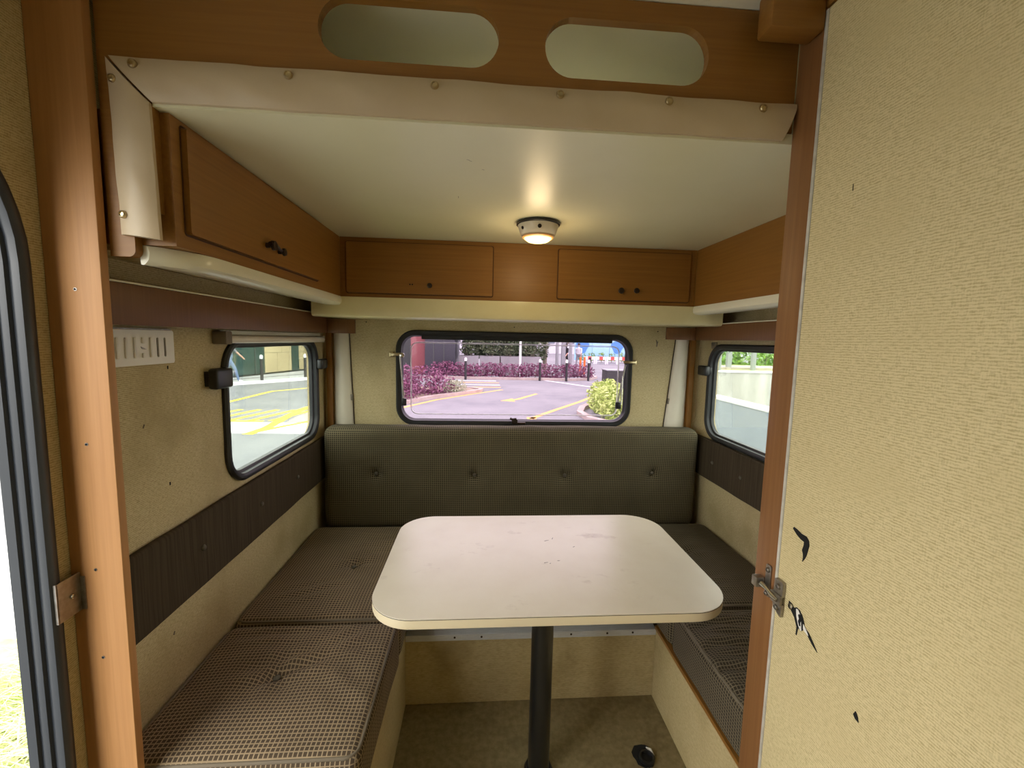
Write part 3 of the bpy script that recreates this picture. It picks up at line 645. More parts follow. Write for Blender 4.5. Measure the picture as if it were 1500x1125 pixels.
def cushion(label, b, tufts, wr, seed, r=.028, m='check_fabric', pipe=None, group=None, res=.014, name='seat_cushion', cat='cushion', zface=True):
    t = thing(name, label, cat, ((b[0]+b[1])/2, (b[2]+b[3])/2, b[4]), group)
    def disp(p, n):
        d = Vector((0, 0, 0))
        if zface and n.z > .3:
            h = .006*noise.noise(Vector((p.x*4, p.y*4, seed)))
            # gentle crown
            cx = min(p.x-b[0], b[1]-p.x); cy = min(p.y-b[2], b[3]-p.y); h += .008*min(1, cx/.12)*min(1, cy/.12)
            for (tx, ty) in tufts:
                q = math.hypot(p.x-tx, p.y-ty); h -= .024*math.exp(-(q/.026)**2)+.006*math.exp(-(q/.09)**2)
                an = math.atan2(p.y-ty, p.x-tx); h += .0035*math.sin(an*5+seed)*math.exp(-((q-.06)/.05)**2)
            for (wx, wy, ang, amp, ln, wl) in wr:
                u = (p.x-wx)*math.cos(ang)+(p.y-wy)*math.sin(ang); v = -(p.x-wx)*math.sin(ang)+(p.y-wy)*math.cos(ang)
                k = math.exp(-(u/ln)**2-(v/(wl*2.2))**2); h += amp*k*math.sin(v/wl*PI+2.2*noise.noise(Vector((u*9, v*4, seed))))
            d.z += h*min(1, (n.z-.3)/.4)
        elif not zface and n.y < -.3:
            h = .005*noise.noise(Vector((p.x*5, p.z*5, seed)))
            for (tx, tz) in tufts:
                q = math.hypot(p.x-tx, p.z-tz); h -= .026*math.exp(-(q/.024)**2)+.010*math.exp(-(q/.08)**2)
            for (wx, wz, ang, amp, ln, wl) in wr:
                u = (p.x-wx)*math.cos(ang)+(p.z-wz)*math.sin(ang); v = -(p.x-wx)*math.sin(ang)+(p.z-wz)*math.cos(ang)
                h += amp*math.exp(-(u/ln)**2-(v/wl)**2)*math.cos(v/wl*3)
            d.y -= h*min(1, (-n.y-.3)/.4)
        else:
            d += n*.004*noise.noise(p*6+Vector((seed, 0, 0)))
        return d
    o = obj('cover', soft_box(B(), b, r, res, disp), m, t, smooth=True)
    for k in tufts:
        if zface: c = (k[0], k[1], b[5]-.016); ax = (0, 0, 1)
        else: c = (k[0], b[2]+.024, k[1]); ax = (0, -1, 0)
        obj('button', lathe(B(), [(.009, -.004), (.010, 0), (.008, .004), (0, .006)], c, ax, 14), 'button', t, smooth=True)
    if pipe:
        for path in pipe:
            g = B(); tube(g, path, .0042, 8); obj('piping', g, 'piping', t, smooth=True)
    return t
def pipe_rect(b, z, r, sides='all'):
    i = .009; pts = rrect(b[0]+i, b[1]-i, b[2]+i, b[3]-i, .03, 5); pts.append(pts[0]); return [(p[0], p[1], z) for p in pts]
ZS = .455
bL1 = (XL+.004, -.252, .873, 1.338, ZB+.005, ZS)
cushion('check seat cushion half lit from the doorway on the vent side bench', bL1, [(-.545, 1.13)], [(-.50, 1.16, .5, .006, .12, .03), (-.42, 1.25, 1.0, .004, .10, .03), (-.35, 1.10, 2.6, .003, .15, .04), (-.60, 1.30, .1, .005, .14, .03), (-.33, 1.22, -.2, .003, .12, .03)], 3, pipe=[pipe_rect(bL1, ZS-.008, .03)])
bL2 = (XL+.004, -.252, 1.345, 2.058, ZB+.005, ZS+.004)
cushion('check seat cushion in the corner below the window with the roller blind', bL2, [(-.50, 1.70)], [(-.60, 1.5, .4, .004, .12, .03), (-.40, 1.85, .2, .003, .12, .03)], 11, pipe=[pipe_rect(bL2, ZS-.004, .03)])
bR1 = (.682, XR-.004, .873, 1.362, ZB+.005, ZS)
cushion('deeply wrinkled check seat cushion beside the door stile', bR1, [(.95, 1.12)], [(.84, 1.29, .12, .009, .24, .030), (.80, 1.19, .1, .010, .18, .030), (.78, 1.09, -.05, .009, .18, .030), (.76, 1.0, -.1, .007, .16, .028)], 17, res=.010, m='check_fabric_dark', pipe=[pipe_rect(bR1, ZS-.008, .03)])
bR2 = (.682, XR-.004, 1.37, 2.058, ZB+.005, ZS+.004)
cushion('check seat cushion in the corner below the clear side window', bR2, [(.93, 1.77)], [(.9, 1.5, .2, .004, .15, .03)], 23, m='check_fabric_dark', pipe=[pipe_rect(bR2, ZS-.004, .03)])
bM = (-.246, .676, 1.54, 2.058, ZB+.005, ZS+.004)
cushion('check seat cushion behind the table between the corner cushions', bM, [(.2, 1.8)], [], 29)
bk = (-.752, 1.128, 2.066, 2.185, ZS-.03, .945)
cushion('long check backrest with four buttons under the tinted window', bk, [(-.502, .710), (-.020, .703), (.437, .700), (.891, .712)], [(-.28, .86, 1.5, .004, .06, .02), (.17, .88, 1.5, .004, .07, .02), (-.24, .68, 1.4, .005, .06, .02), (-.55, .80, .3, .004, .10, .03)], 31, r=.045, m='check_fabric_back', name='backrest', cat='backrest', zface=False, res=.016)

# long side bands
def band(label, s, y0, y1, z0, z1, btn):
    t = thing('side_bolster', label, 'bolster', (XL if s > 0 else XR, (y0+y1)/2, z0))
    f = MAPS['left' if s > 0 else 'right']; p = f(0, 0, .001)[0]; q = f(0, 0, .022)[0]
    def disp(P, n): return n*.002*noise.noise(P*7)
    obj('cover', soft_box(B(), (min(p, q), max(p, q), y0, y1, z0, z1), .009, .02, disp), 'band_fabric', t, smooth=True)
    for (a, b) in btn: obj('button', lathe(B(), [(.008, -.002), (.009, .001), (.006, .005), (0, .006)], f(a, b, .022), (s, 0, 0), 12), 'button', t, smooth=True)
band('dark brown ribbed bolster along the wall below the vent', 1, .870, 2.19, .672, .880, [(1.20, .783), (1.52, .783), (1.82, .783)])
band('dark brown bolster below the clear side window', -1, .870, 2.19, .700, .903, [(1.98, .80), (1.75, .80)])
for (nm, mp) in (('left', XL), ('right', XR)):
    pass

# ================================================================== table
tb = thing('dinette_table', 'cream laminate pedestal table with rounded corners on a black pole', 'table', (.205, 1.25, 0))
TT = rrect(-.268, .660, .957, 1.548, .115, 12); ZT = .72
g = B(); sweep(g, TT, [(-.03, ZT-.027), (-.001, ZT-.026), (0, ZT-.023), (0, ZT-.0035), (-.03, ZT-.0035)], 'up'); obj('edge_band', g, 'edge_band', tb, smooth='auto')
obj('seam_line', sweep(B(), TT, [(-.02, ZT-.0034), (.0002, ZT-.0034), (.0002, ZT-.0020), (-.02, ZT-.0020)], 'up'), 'seam_dark', tb)
top = obj('table_top', plate(B(), TT, [], 'up', ZT-.0019, ZT), 'laminate', tb)
obj('underside', plate(B(), rrect(-.24, .632, .985, 1.52, .09, 8), [], 'up', ZT-.0265, ZT-.004), 'edge_band', tb)
for (sx, sy, ln, an) in ((.205, 1.205, .006, .3), (.217, 1.2, .003, .9), (.245, 1.215, .004, .1), (.228, 1.345, .008, .4), (.25, 1.36, .006, 1.2), (.31, 1.30, .004, .5)):
    g = B(); tube(g, [(sx-math.cos(an)*ln, sy-math.sin(an)*ln, ZT+.0001), (sx+math.cos(an)*ln, sy+math.sin(an)*ln, ZT-.0004)], .0008, 6); obj('chip_mark', g, 'seam_dark', top)
obj('pole', lathe(B(), [(.034, .012), (.034, ZT-.05)], (.206, 1.235, 0), seg=32), 'pole_black', tb, smooth='auto')
obj('pole_socket', lathe(B(), [(.046, .0005), (.046, .004), (.040, .010), (.040, .018), (.0345, .018)], (.206, 1.235, 0), seg=32), 'pole_black', tb, smooth='auto')
obj('pole_flange', lathe(B(), [(.036, ZT-.055), (.07, ZT-.045), (.09, ZT-.0275)], (.206, 1.235, 0), seg=32), 'pole_black', tb, smooth='auto')

# hole in the floor with a broken fitting
fh = thing('floor_socket', 'broken black floor socket with a torn rim', 'socket', (.566, 1.262, 0))
g = B(); pts = []
for k in range(18):
    a = 2*PI*k/18; rr = .036*(1+.22*noise.noise(Vector((math.cos(a)*2, math.sin(a)*2, 1)))); pts.append((.566+rr*math.cos(a), 1.262+rr*math.sin(a)*1.15))
plate(g, pts, [], 'up', .0004, .0012); obj('torn_rim', g, 'dark_hole', fh)
obj('socket_ring', lathe(B(), [(.022, .001), (.026, .003), (.026, .012), (.022, .014), (.019, .012), (.018, .003)], (.572, 1.250, 0), seg=20), 'black_plastic', fh, smooth='auto')
g = B(); tube(g, [(.598, 1.255, .008), (.594, 1.272, .012), (.582, 1.283, .010)], [.003, .005, .002], 8); obj('rim_shard', g, 'white_trim', fh, smooth='auto')

# ================================================================== ceiling lamp (lit)
lp = thing('ceiling_lamp', 'round cream ceiling lamp glowing warm yellow', 'lamp', (.193, 1.523, ZC)); LC = (.193, 1.523, ZC)
obj('base_ring', lathe(B(), [(.070, -.001), (.0755, -.003), (.0755, -.009), (.072, -.011), (.06, -.011)], LC, seg=40), 'black_plastic', lp, smooth='auto')
obj('housing', lathe(B(), [(.071, -.0095), (.070, -.014), (.060, -.042), (.054, -.046), (.048, -.046)], LC, seg=40), 'lamp_cream', lp, smooth='auto')
obj('trim_ring', lathe(B(), [(.052, -.045), (.0555, -.047), (.055, -.051), (.050, -.054), (.047, -.052), (.046, -.046)], LC, seg=40), 'lamp_ring', lp, smooth='auto')
obj('lens', lathe(B(), [(.0475, -.048), (.046, -.056), (.036, -.063), (.02, -.067), (0, -.068)], LC, seg=40), 'lamp_glow', lp, smooth=True)
for a, rr in ((-1.62, .0068), (-2.62, .0055)):
    d = Vector((math.cos(a), math.sin(a), -.36)).normalized(); c = Vector(LC)+Vector((math.cos(a)*.0655, math.sin(a)*.0655, -.0265))
    obj('screw', lathe(B(), [(rr, -.002), (rr, .0015), (rr*.5, .002), (rr*.4, .0005), (0, .0005)], c, d, 14), 'bronze_dark', lp, smooth='auto')
pl = bpy.data.lights.new('ceiling_lamp_light', 'POINT'); pl.energy = .25; pl.color = (1, .74, .42); pl.shadow_soft_size = .045
po = bpy.data.objects.new('ceiling_lamp_light', pl); COL.objects.link(po); po.parent = lp; po.location = (0, 0, -.115)

# ================================================================== outdoors
g = B(); box(g, -60, 60, -40, 90, ZG-.1, ZG); struct(obj('ground', g, 'asphalt', origin=(0, 0, ZG)), 'pale grey asphalt of the parking lane')
def flat(name, pts, m, label, cat, z=.004, group=None):
    o = obj(name, plate(B(), pts, [], 'up', ZG+.0005, ZG+z), m); tag(o, label, cat, group); return o
def stripe(pts, w):
    """polyline -> polygon of width w"""
    P = [Vector(p) for p in pts]; l = []; r = []
    for i, p in enumerate(P):
        t = (P[min(i+1, len(P)-1)]-P[max(i-1, 0)]).normalized(); n = Vector((-t.y, t.x))*w/2; l.append(p+n); r.append(p-n)
    return [tuple(v) for v in l+r[::-1]]
# -- markings seen through the end window
flat('painted_arrow', [(.62, 12.70), (1.05, 12.55), (1.03, 12.80), (1.25, 13.05), (1.98, 14.42), (1.90, 14.52), (1.12, 13.12), (1.00, 13.05), (1.03, 13.25)], 'paint_orange', 'orange painted arrow on the lane', 'road marking')
flat('painted_line', stripe([(-2.6, 10.4), (-2.0, 11.25), (-1.28, 12.75), (-.3, 14.1), (.8, 15.5)], .12), 'paint_orange', 'orange line along the kerb of the purple bed', 'road marking')
flat('painted_line', stripe([(1.2, 9.8), (1.57, 10.42), (2.0, 11.1), (2.45, 11.79), (3.1, 12.8), (3.85, 14.1)], .13), 'paint_orange', 'orange line curving past the green bush', 'road marking')
flat('painted_line', stripe([(2.9, 19.5), (4.8, 16.4)], .12), 'paint_white', 'thin white line beside the row of bollards', 'road marking')
for i, y in enumerate((16.3, 17.1, 18.0, 18.8)): flat('painted_bar', stripe([(-1.1+i*.05, y), (.8-.1*(i == 3), y)], .16), 'paint_white' if i % 2 else 'paint_orange', 'faint crosswalk bar beyond the purple bed', 'road marking', group='crosswalk bars beyond the purple bed')
flat('painted_bar', [(1.05, 8.9), (1.30, 8.9), (1.34, 10.0), (1.12, 10.0)], 'paint_orange', 'short orange dash in the lane behind the caravan', 'road marking')
def kerb(name, pts, w, h, label, m='kerb_stone'):
    return tag(obj(name, plate(B(), stripe(pts, w), [], 'up', ZG+.0005, ZG+h), m), label, 'kerb')
kerb('kerb', [(-2.9, 10.7), (-2.25, 11.5), (-1.5, 12.9), (-.75, 13.8), (.0, 14.75), (.05, 15.1), (-.3, 15.4), (-1.2, 15.7)], .16, .10, 'stone kerb around the purple shrub bed')
kerb('kerb', [(3.9, 8.4), (2.9, 9.0), (2.55, 9.6), (2.5, 10.4), (2.75, 11.2), (3.2, 11.9), (3.9, 12.9)], .16, .10, 'curved stone kerb around the green bush')
kerb('kerb', [(-4.2, 19.6), (-1.4, 19.55), (1.8, 19.45), (4.2, 19.4), (5.2, 19.9), (5.75, 20.9), (5.8, 22.5)], .15, .11, 'stone kerb in front of the long purple hedge')
flat('planting_bed', [(-2.95, 11.0), (-2.3, 11.7), (-1.6, 13.0), (-.8, 13.95), (-.15, 14.75), (-.3, 15.2), (-1.2, 15.55), (-4, 15.6), (-4, 11)], 'soil', 'bare soil bed under the purple bush', 'planting bed', .08)
# -- shrubs
def bush(name, label, m, blobs, n, size, cat='bush', z0=ZG):
    t = thing(name, label, cat, (blobs[0][0][0], blobs[0][0][1], z0))
    bm = B(); tot = sum(b[1][0]*b[1][1]*b[1][2] for b in blobs)**1
    for c, r in blobs: leaves(bm, max(8, int(n*(r[0]*r[1]*r[2])/tot)), in_ellipsoid(c, r), size)
    obj('foliage', bm, m, t, recalc=False)
    for c, r in blobs: obj('stem', tube(B(), [(c[0], c[1], z0+.001), (c[0]+.03, c[1], c[2])], .02, 5), 'bark', t)
    return t
bush('purple_bush', 'large purple-leaved bush inside the kerbed bed', 'leaf_purple', [((-2.55, 13.2, .05), (.75, .9, .6)), ((-1.75, 13.6, -.02), (.7, .8, .55)), ((-1.25, 14.0, -.15), (.5, .6, .4)), ((-2.2, 12.4, -.15), (.5, .6, .42))], 3200, .11)
bush('pale_bush', 'small pale green bush at the tip of the kerbed bed', 'leaf_pale', [((-.75, 14.25, -.22), (.35, .35, .25)), ((-.95, 13.95, -.2), (.3, .3, .27))], 700, .09)
bush('purple_hedge', 'long low purple hedge behind the row of bollards', 'leaf_purple', [((-2.0+i*.42, 20.35+.1*math.sin(i*2.1), -.12+.04*math.sin(i*1.3)), (.42, .45, .42)) for i in range(18)], 5200, .13, 'hedge')
bush('green_bush', 'bright green bush in the kerbed corner by the grey wall', 'leaf_bright', [((3.25, 10.2, -.1), (.6, .75, .42)), ((3.4, 11.2, -.05), (.5, .8, .45)), ((3.2, 9.6, -.2), (.5, .45, .32))], 3000, .12)
# -- planters with dark shrubs behind the hedge
for i in range(4):
    x = -.6+i*1.08; t = thing('planter_box', 'grey concrete planter with dark shrubs behind the purple hedge', 'planter', (x, 22.6, ZG), 'planters behind the purple hedge')
    g = B(); vs = [(x-.52, 22.1), (x+.52, 22.1), (x+.52, 23.1), (x-.52, 23.1)]; b0 = [g.verts.new((p[0]*.9+x*.1, p[1], ZG+.001)) for p in vs]; b1 = [g.verts.new((p[0], p[1], .50)) for p in vs]
    g.faces.new(b0); g.faces.new(b1)
    for k in range(4): g.faces.new((b0[k], b0[(k+1) % 4], b1[(k+1) % 4], b1[k]))
    obj('tub', g, 'planter_grey', t)
    bm = B(); leaves(bm, 1500, in_ellipsoid((x, 22.6, 1.35), (.53, .55, 1.2), .1), .17); obj('shrub', bm, 'leaf_dark', t, recalc=False)
    g = B()
    for k in range(4): tube(g, [(x+random.uniform(-.2, .2), 22.6, .5), (x+random.uniform(-.5, .5), 22.5, 1.6)], .02, 5)
    obj('branches', g, 'bark', t)
def tree(x, y, lean, label, h=4.5, r=.14, crown='leaf_dark', fork=None, z0=ZG):
    t = thing('street_tree', label, 'tree', (x, y, z0), 'trees beyond the lane')
    g = B(); tube(g, [(x, y, z0+.001), (x+lean*.3, y, 1), (x+lean, y, h)], [r, r*.8, r*.5], 8)
    if fork: tube(g, [(x+lean*.2, y, .9), (x+fork, y, 1.9), (x+fork*1.8, y, h)], [r*.6, r*.5, r*.3], 7)
    obj('trunk', g, 'bark', t, smooth='auto')
    bm = B(); leaves(bm, 900, in_ellipsoid((x+lean, y, h+.6), (2.2, 1.8, 1.7), .2), .35); obj('crown', bm, crown, t, recalc=False)
tree(4.0, 26.5, .15, 'slim dark street tree between planters and pavement'); tree(6.3, 31.5, -.3, 'leaning street tree near the walking people', fork=.6); tree(1.4, 30.5, .2, 'street tree behind the planters', r=.17)
tree(7.9, 15.6, .1, 'forked bare tree above the concrete wall', h=5, r=.15, fork=.9, z0=.70)
bush('dark_shrubbery', 'tall dense dark shrubbery behind the grey planters', 'leaf_dark', [((-.35+i*.72, 25.2+.3*math.sin(i*2.3), 1.0), (.75, .6, 1.3)) for i in range(6)], 9000, .2, 'shrubbery')
# -- bollards
def bollard(x, y, label, group, h=.98, tip=True, m='bollard_black'):
    t = thing('bollard', label, 'bollard', (x, y, ZG), group)
    obj('post', lathe(B(), [(.055, .0005), (.055, h-.14 if tip else h)], (x, y, ZG), seg=12), m, t, smooth='auto')
    if tip:
        obj('reflective_cap', lathe(B(), [(.057, h-.14), (.057, h-.05), (.04, h), (0, h+.01)], (x, y, ZG), seg=12), 'paint_white', t, smooth='auto')
    else: obj('cap', lathe(B(), [(.06, h), (.06, h+.03), (0, h+.04)], (x, y, ZG), seg=12), m, t, smooth='auto')
for (x, y) in ((-.65, 19.2), (2.70, 19.2), (3.90, 19.1), (5.0, 19.45)): bollard(x, y, 'black bollard with a white cap before the purple hedge', 'bollards before the purple hedge')
bollard(5.66, 21.8, 'plain black bollard beside the orange posts', None, .98, False)
for (x, y) in ((5.35, 22.6), (5.65, 22.9)): bollard(x, y, 'orange traffic post at the end of the hedge', 'orange posts', .95, False, 'orange_plastic')
for (x, y) in ((-8.157, 16.62), (-7.18, 18.147)): bollard(x, y, 'dark bollard with a white cap before the stone facade', 'bollards before the stone facade', 1.05)
t = thing('lamp_post', 'slender white pole rising behind the purple hedge', 'pole', (2.02, 21.7, ZG))
obj('shaft', lathe(B(), [(.06, .0005), (.06, 4.5), (0, 4.5)], (2.02, 21.7, ZG), seg=10), 'paint_white', t, smooth='auto')
obj('foot_plate', lathe(B(), [(.12, .0005), (.12, .02), (.06, .03)], (2.02, 21.7, ZG), seg=10), 'paint_white', t)
for (x, w, lb) in ((4.74, .11, 'thick grey post among the walking people'), (5.16, .07, 'thin grey post among the walking people'), (4.38, .07, 'grey post beside the last planter')):
    g = B(); box(g, x-w, x+w, 24.2, 24.4, ZG+.0005, 5.0); tag(obj('canopy_post', g, 'post_grey'), lb, 'post', 'grey canopy posts')
# -- buildings
t = thing('dark_building', 'dark navy building corner with a red column behind the bush', 'building', (-3.0, 22.5, ZG))
g = B(); box(g, -2.72, -1.25, 21.3, 26, ZG+.0005, 6); obj('navy_wall', g, 'wall_navy', t)
g = B(); box(g, -3.45, -2.73, 21.6, 26, ZG+.0005, 6); obj('red_column', g, 'wall_red', t)
g = B(); box(g, -7.0, -3.46, 23, 26, ZG+.0005, 6); obj('grey_wall', g, 'facade_frame', t)
for x in (-2.3, -1.8): g = B(); box(g, x-.02, x+.02, 21.26, 21.299, ZG+.1, 5.5); obj('mullion', g, 'facade_frame', t)
t = thing('far_facade', 'pale far building with rows of windows', 'building', (20, 62, ZG))
g = B(); box(g, -30, 60, 60, 64, ZG+.0005, 14); obj('wall', g, 'facade_pale', t)
for i in range(18):
    for j in range(3): g = B(); box(g, -12+i*3.4, -10+i*3.4, 59.9, 59.999, 1+j*4, 3+j*4); obj('pane', g, 'pane_far', t)
t = thing('hoarding', 'bright blue printed hoarding beyond the pavement', 'hoarding', (11, 38, ZG))
for i in range(4):
    g = B(); box(g, 8.4+i*1.6, 9.97+i*1.6, 37.9, 38, ZG+.15, 2.6); p = obj('panel', g, 'hoarding_blue', t)
    if i in (0, 2): obj('printed_shape', plate(B(), [(9.1+i*1.6+.55*math.cos(a)*(1+.25*math.sin(3*a)), .9+.6*math.sin(a)) for a in [k*PI/8 for k in range(16)]], [], lambda a, b, n: (a, 37.9-n, b), .001, .012), 'hoarding_deep', p)
g = B(); box(g, 8.4, 14.8, 37.93, 37.99, ZG+.0005, ZG+.14); obj('base_rail', g, 'paint_white', t)
for i in range(5):
    x = 8.9+i*.95; b = thing('barrier', 'low red and white plastic barrier before the hoarding', 'barrier', (x, 34.5, ZG), 'red and white barriers')
    g = B(); box(g, x-.45, x+.45, 34.4, 34.6, ZG+.35, ZG+.6); obj('rail', g, 'paint_white', b)
    g = B(); box(g, x-.15, x+.15, 34.39, 34.61, ZG+.34, ZG+.61); obj('red_block', g, 'barrier_red', b)
    for s in (-.4, .4): g = B(); box(g, x+s-.04, x+s+.04, 34.4, 34.6, ZG+.0005, ZG+.35); obj('leg', g, 'paint_white', b)
for i in range(6): bush('low_shrub', 'small green shrub at the foot of the blue hoarding', 'leaf_green', [((8.8+i*.9, 36.9, .0), (.45, .3, .45))], 90, .22)['group'] = 'shrubs along the hoarding'
# stone facade past the left window
A0, A1 = Vector((-10.6, 15.0)), Vector((-8.35, 24.2)); dv = (A1-A0).normalized(); nv = Vector((dv.y, -dv.x))
LEN = (A1-A0).length
t = thing('stone_facade', 'building front of beige stone slabs and dark glass beyond the bollards', 'building', (-9.5, 19.5, ZG))
def fmap(a, b, n): p = A0+dv*a+nv*n; return (p.x, p.y, b)
s1, s2, s3 = 4.75, 6.5, 7.05
obj('core_wall', plate(B(), [(-12, ZG+.0005), (LEN+6, ZG+.0005), (LEN+6, 6), (-12, 6)], [], fmap, -.5, -.06), 'facade_frame', t)
def slab(a0, a1, z0, z1, m='stone_beige', nm='stone_slab'): obj(nm, plate(B(), [(a0, z0), (a1, z0), (a1, z1), (a0, z1)], [], fmap, -.055, .0), m, t)
for a0, a1, offs in ((s1, s2, 0), (s3, s3+2.2, .4)):
    zz = [ZG+.12, .55, 1.22, 1.9, 3.2, 4.5, 5.9]
    for r_ in range(6):
        cuts = [a0, a0+(a1-a0)*(.62 if r_ % 2 else .45), a1]
        for k in range(2): slab(cuts[k]+.008, cuts[k+1]-.008, zz[r_]+.008, zz[r_+1]-.008)
slab(-12, s1-.03, ZG+.12, 5.9, 'facade_glass', 'glass_front'); slab(s2+.02, s3-.02, ZG+.12, 5.9, 'facade_glass', 'glass_front')
for k in range(6): obj('mullion', plate(B(), [(s1-1.1*k-.6, ZG+.12), (s1-1.1*k-.56, ZG+.12), (s1-1.1*k-.56, 5.9), (s1-1.1*k-.6, 5.9)], [], fmap, .001, .03), 'facade_frame', t)
kerb('kerb', [(-12.5, 10.9), (-8.9, 15.58), (-7.8, 17.0), (-7.0, 18.2), (-5.6, 20.5)], .22, .10, 'pale kerb of the pavement before the stone facade', 'paint_white')
flat('pavement_strip', [(-12.6, 11.1), (-9.0, 15.75), (-7.9, 17.15), (-7.1, 18.35), (-6.2, 19.8), (-7.6, 23.5), (-8.3, 24.0), (-10.5, 15.2), (-13.3, 12.0)], 'pavement', 'pavement between the kerb and the stone facade', 'pavement', .06)
tag(obj('drain_channel', plate(B(), stripe([(-11.4, 13.9), (-9.7, 16.6), (-8.2, 19.6), (-7.4, 21.6)], .12), [], 'up', ZG+.0605, ZG+.066), 'kerb_black'), 'dark drain channel along the pavement by the stone facade', 'drain')
YL = 'yellow road marking seen past the roller blind'
flat('painted_line', stripe([(-8.2, 7.0), (-6.7, 11.7), (-6.68, 14.2), (-5.9, 15.3), (-4.6, 16.8)], .14), 'paint_yellow', 'thin yellow line curving along the lane', 'road marking')
flat('painted_line', stripe([(-4.22, 8.0), (-4.15, 8.6), (-4.28, 9.6), (-4.36, 10.6), (-4.30, 11.6)], .20), 'paint_yellow', 'thick yellow curve across the white band', 'road marking', .007)
flat('painted_line', stripe([(-4.2, 8.1), (-3.9, 8.75), (-3.45, 9.5)], .12), 'paint_yellow', 'short yellow branch on the white band', 'road marking', .009)
flat('painted_band', [(-7.5, 8.1), (-2.6, 8.1), (-2.6, 9.1), (-7.5, 9.1)], 'paint_white', 'broad white band painted across the lane', 'road marking', .002)
for i in range(5): flat('painted_hatch', stripe([(-6.1+i*.42, 9.3), (-5.75+i*.42, 10.7)], .13), 'paint_yellow', 'yellow hatch bar beyond the white band', 'road marking', group='yellow hatch bars')
flat('painted_line', stripe([(-6.4, 9.25), (-4.55, 9.25)], .1), 'paint_yellow', 'yellow base line of the hatched area', 'road marking', .0055)
flat('gravel_patch', [(-4.0, 8.9), (-3.5, 9.6), (-3.2, 10.9), (-4.0, 11.0), (-4.1, 9.8)], 'kerb_stone', 'rough grey patch between the yellow curves', 'road surface', .003)
# pavement outside the entrance
for i in range(5):
    for j in range(3):
        x0, y0 = -12.5+i*2.05, -2.1+j*2.0
        flat('paving_slab', [(x0, y0), (x0+2.03, y0), (x0+2.03, y0+1.98), (x0, y0+1.98)], 'pavement', 'large pale paving slab outside the entrance', 'paving slab', .03, 'paving slabs outside the entrance')
# grass clump
t = thing('grass_clump', 'long pale green grass arching beside the doorway', 'grass', (-2.0, 2.0, ZG))
bm = B()
for k in range(1500):
    bx, by = random.uniform(-2.2, -1.45), random.uniform(1.45, 2.5)
    a = random.gauss(3.5, .7); ln = random.uniform(.25, .65); hh = random.uniform(.06, .20); w = .004
    d = Vector((math.cos(a), math.sin(a))); s = Vector((-d.y, d.x))*w; pv_ = []
    for q in range(5):
        u = q/4; p = Vector((bx+d.x*ln*u, by+d.y*ln*u, ZG+.002+hh*math.sin(PI*min(1, u*.85))*1.0)); ww = s*(1-u*.9); pv_.append((bm.verts.new((p.x+ww.x, p.y+ww.y, p.z)), bm.verts.new((p.x-ww.x, p.y-ww.y, p.z))))
    for q in range(4): bm.faces.new((pv_[q][0], pv_[q][1], pv_[q+1][1], pv_[q+1][0]))
o = obj('blades', bm, 'grass_pale', t, recalc=False); o['kind'] = 'stuff'
flat('soil_patch', [(-2.9, 1.4), (-1.3, 1.4), (-1.3, 2.35), (-2.9, 2.55)], 'soil', 'soil patch under the arching grass', 'soil', .034)
bush('dry_shrub', 'dry reddish twiggy shrub across the paving from the doorway', 'twig', [((-9.4, 9.0, -.2), (.9, .9, .3))], 700, .22)
t = thing('dark_easel', 'black folding stand far outside the doorway', 'stand', (-20.5, 19.6, ZG))
for (a, b) in ((-.5, -.3), (.5, -.3), (0, .4)): g = B(); tube(g, [(-20.5+a, 19.6+b, ZG+.001), (-20.5, 19.6, 1.6)], .05, 6); obj('leg', g, 'bollard_black', t)
g = B(); box(g, -21.0, -20.0, 19.4, 19.5, .3, 1.75); obj('board', g, 'bollard_black', t)
for (x, y) in ((-24, 23), (-21, 26), (-27, 21)): tree(x, y, .2, 'leafy tree far outside the doorway', h=2.2, r=.15, crown='leaf_green')
# -- right side: low wall, concrete wall, hedge
t = thing('boundary_wall', 'low blue-grey rendered wall with a white coping', 'wall', (4.2, 7, ZG))
g = B(); box(g, 4.0, 4.18, -6, 11.2, ZG+.0005, .45); obj('wall_body', g, 'wall_bluegrey', t)
mbox('coping', (3.985, 4.195, -6, 11.2, .451, .50), 'cap_white', t, bev=.01)
t = thing('retaining_wall', 'stained concrete retaining wall below the green hedge', 'wall', (8, 10, ZG))
t2 = thing('utility_cabinet', 'dark grey roadside utility cabinet behind the green bush', 'cabinet', (4.35, 13.5, ZG)); mbox('housing', (4.0, 4.7, 13.2, 13.8, ZG+.0005, .47), 'kerb_black', t2, bev=.01); mbox('lid', (3.98, 4.72, 13.18, 13.82, .4705, .50), 'post_grey', t2, bev=.005)
g = B(); box(g, 5.1, 22, 10.0, 10.3, ZG+.0005, .70); obj('wall_body', g, 'concrete', t)
mbox('coping', (5.1, 22, 9.97, 10.35, .701, .73), 'cap_white', t, bev=.01)
g = B(); box(g, 5.6, 22, 10.41, 15.2, ZG+.0005, .70); tag(obj('raised_bed', g, 'leaf_bright'), 'raised grassy bed behind the concrete wall', 'lawn')
g = B(); box(g, 6.2, 22, 11.25, 12.4, .7005, .76); tag(obj('bed_path', g, 'kerb_stone'), 'grey strip between the concrete wall and the hedge', 'path')
bush('green_hedge', 'bright leafy green hedge on top of the concrete wall', 'leaf_green', [((6.1+i*.62, 14.2+.2*math.sin(i*2), .95), (.55, .5, .42)) for i in range(19)], 5200, .17, 'hedge', .70)
for (x, y, r_, lb) in ((6.25, 10.8, .055, 'pale round post standing before the green hedge'), (7.35, 11.05, .07, 'thick grey post standing before the green hedge')):
    tag(obj('hedge_post', lathe(B(), [(r_, 0), (r_, 3.4), (0, 3.4)], (x, y, .70), seg=12), 'post_grey', smooth='auto'), lb, 'post')
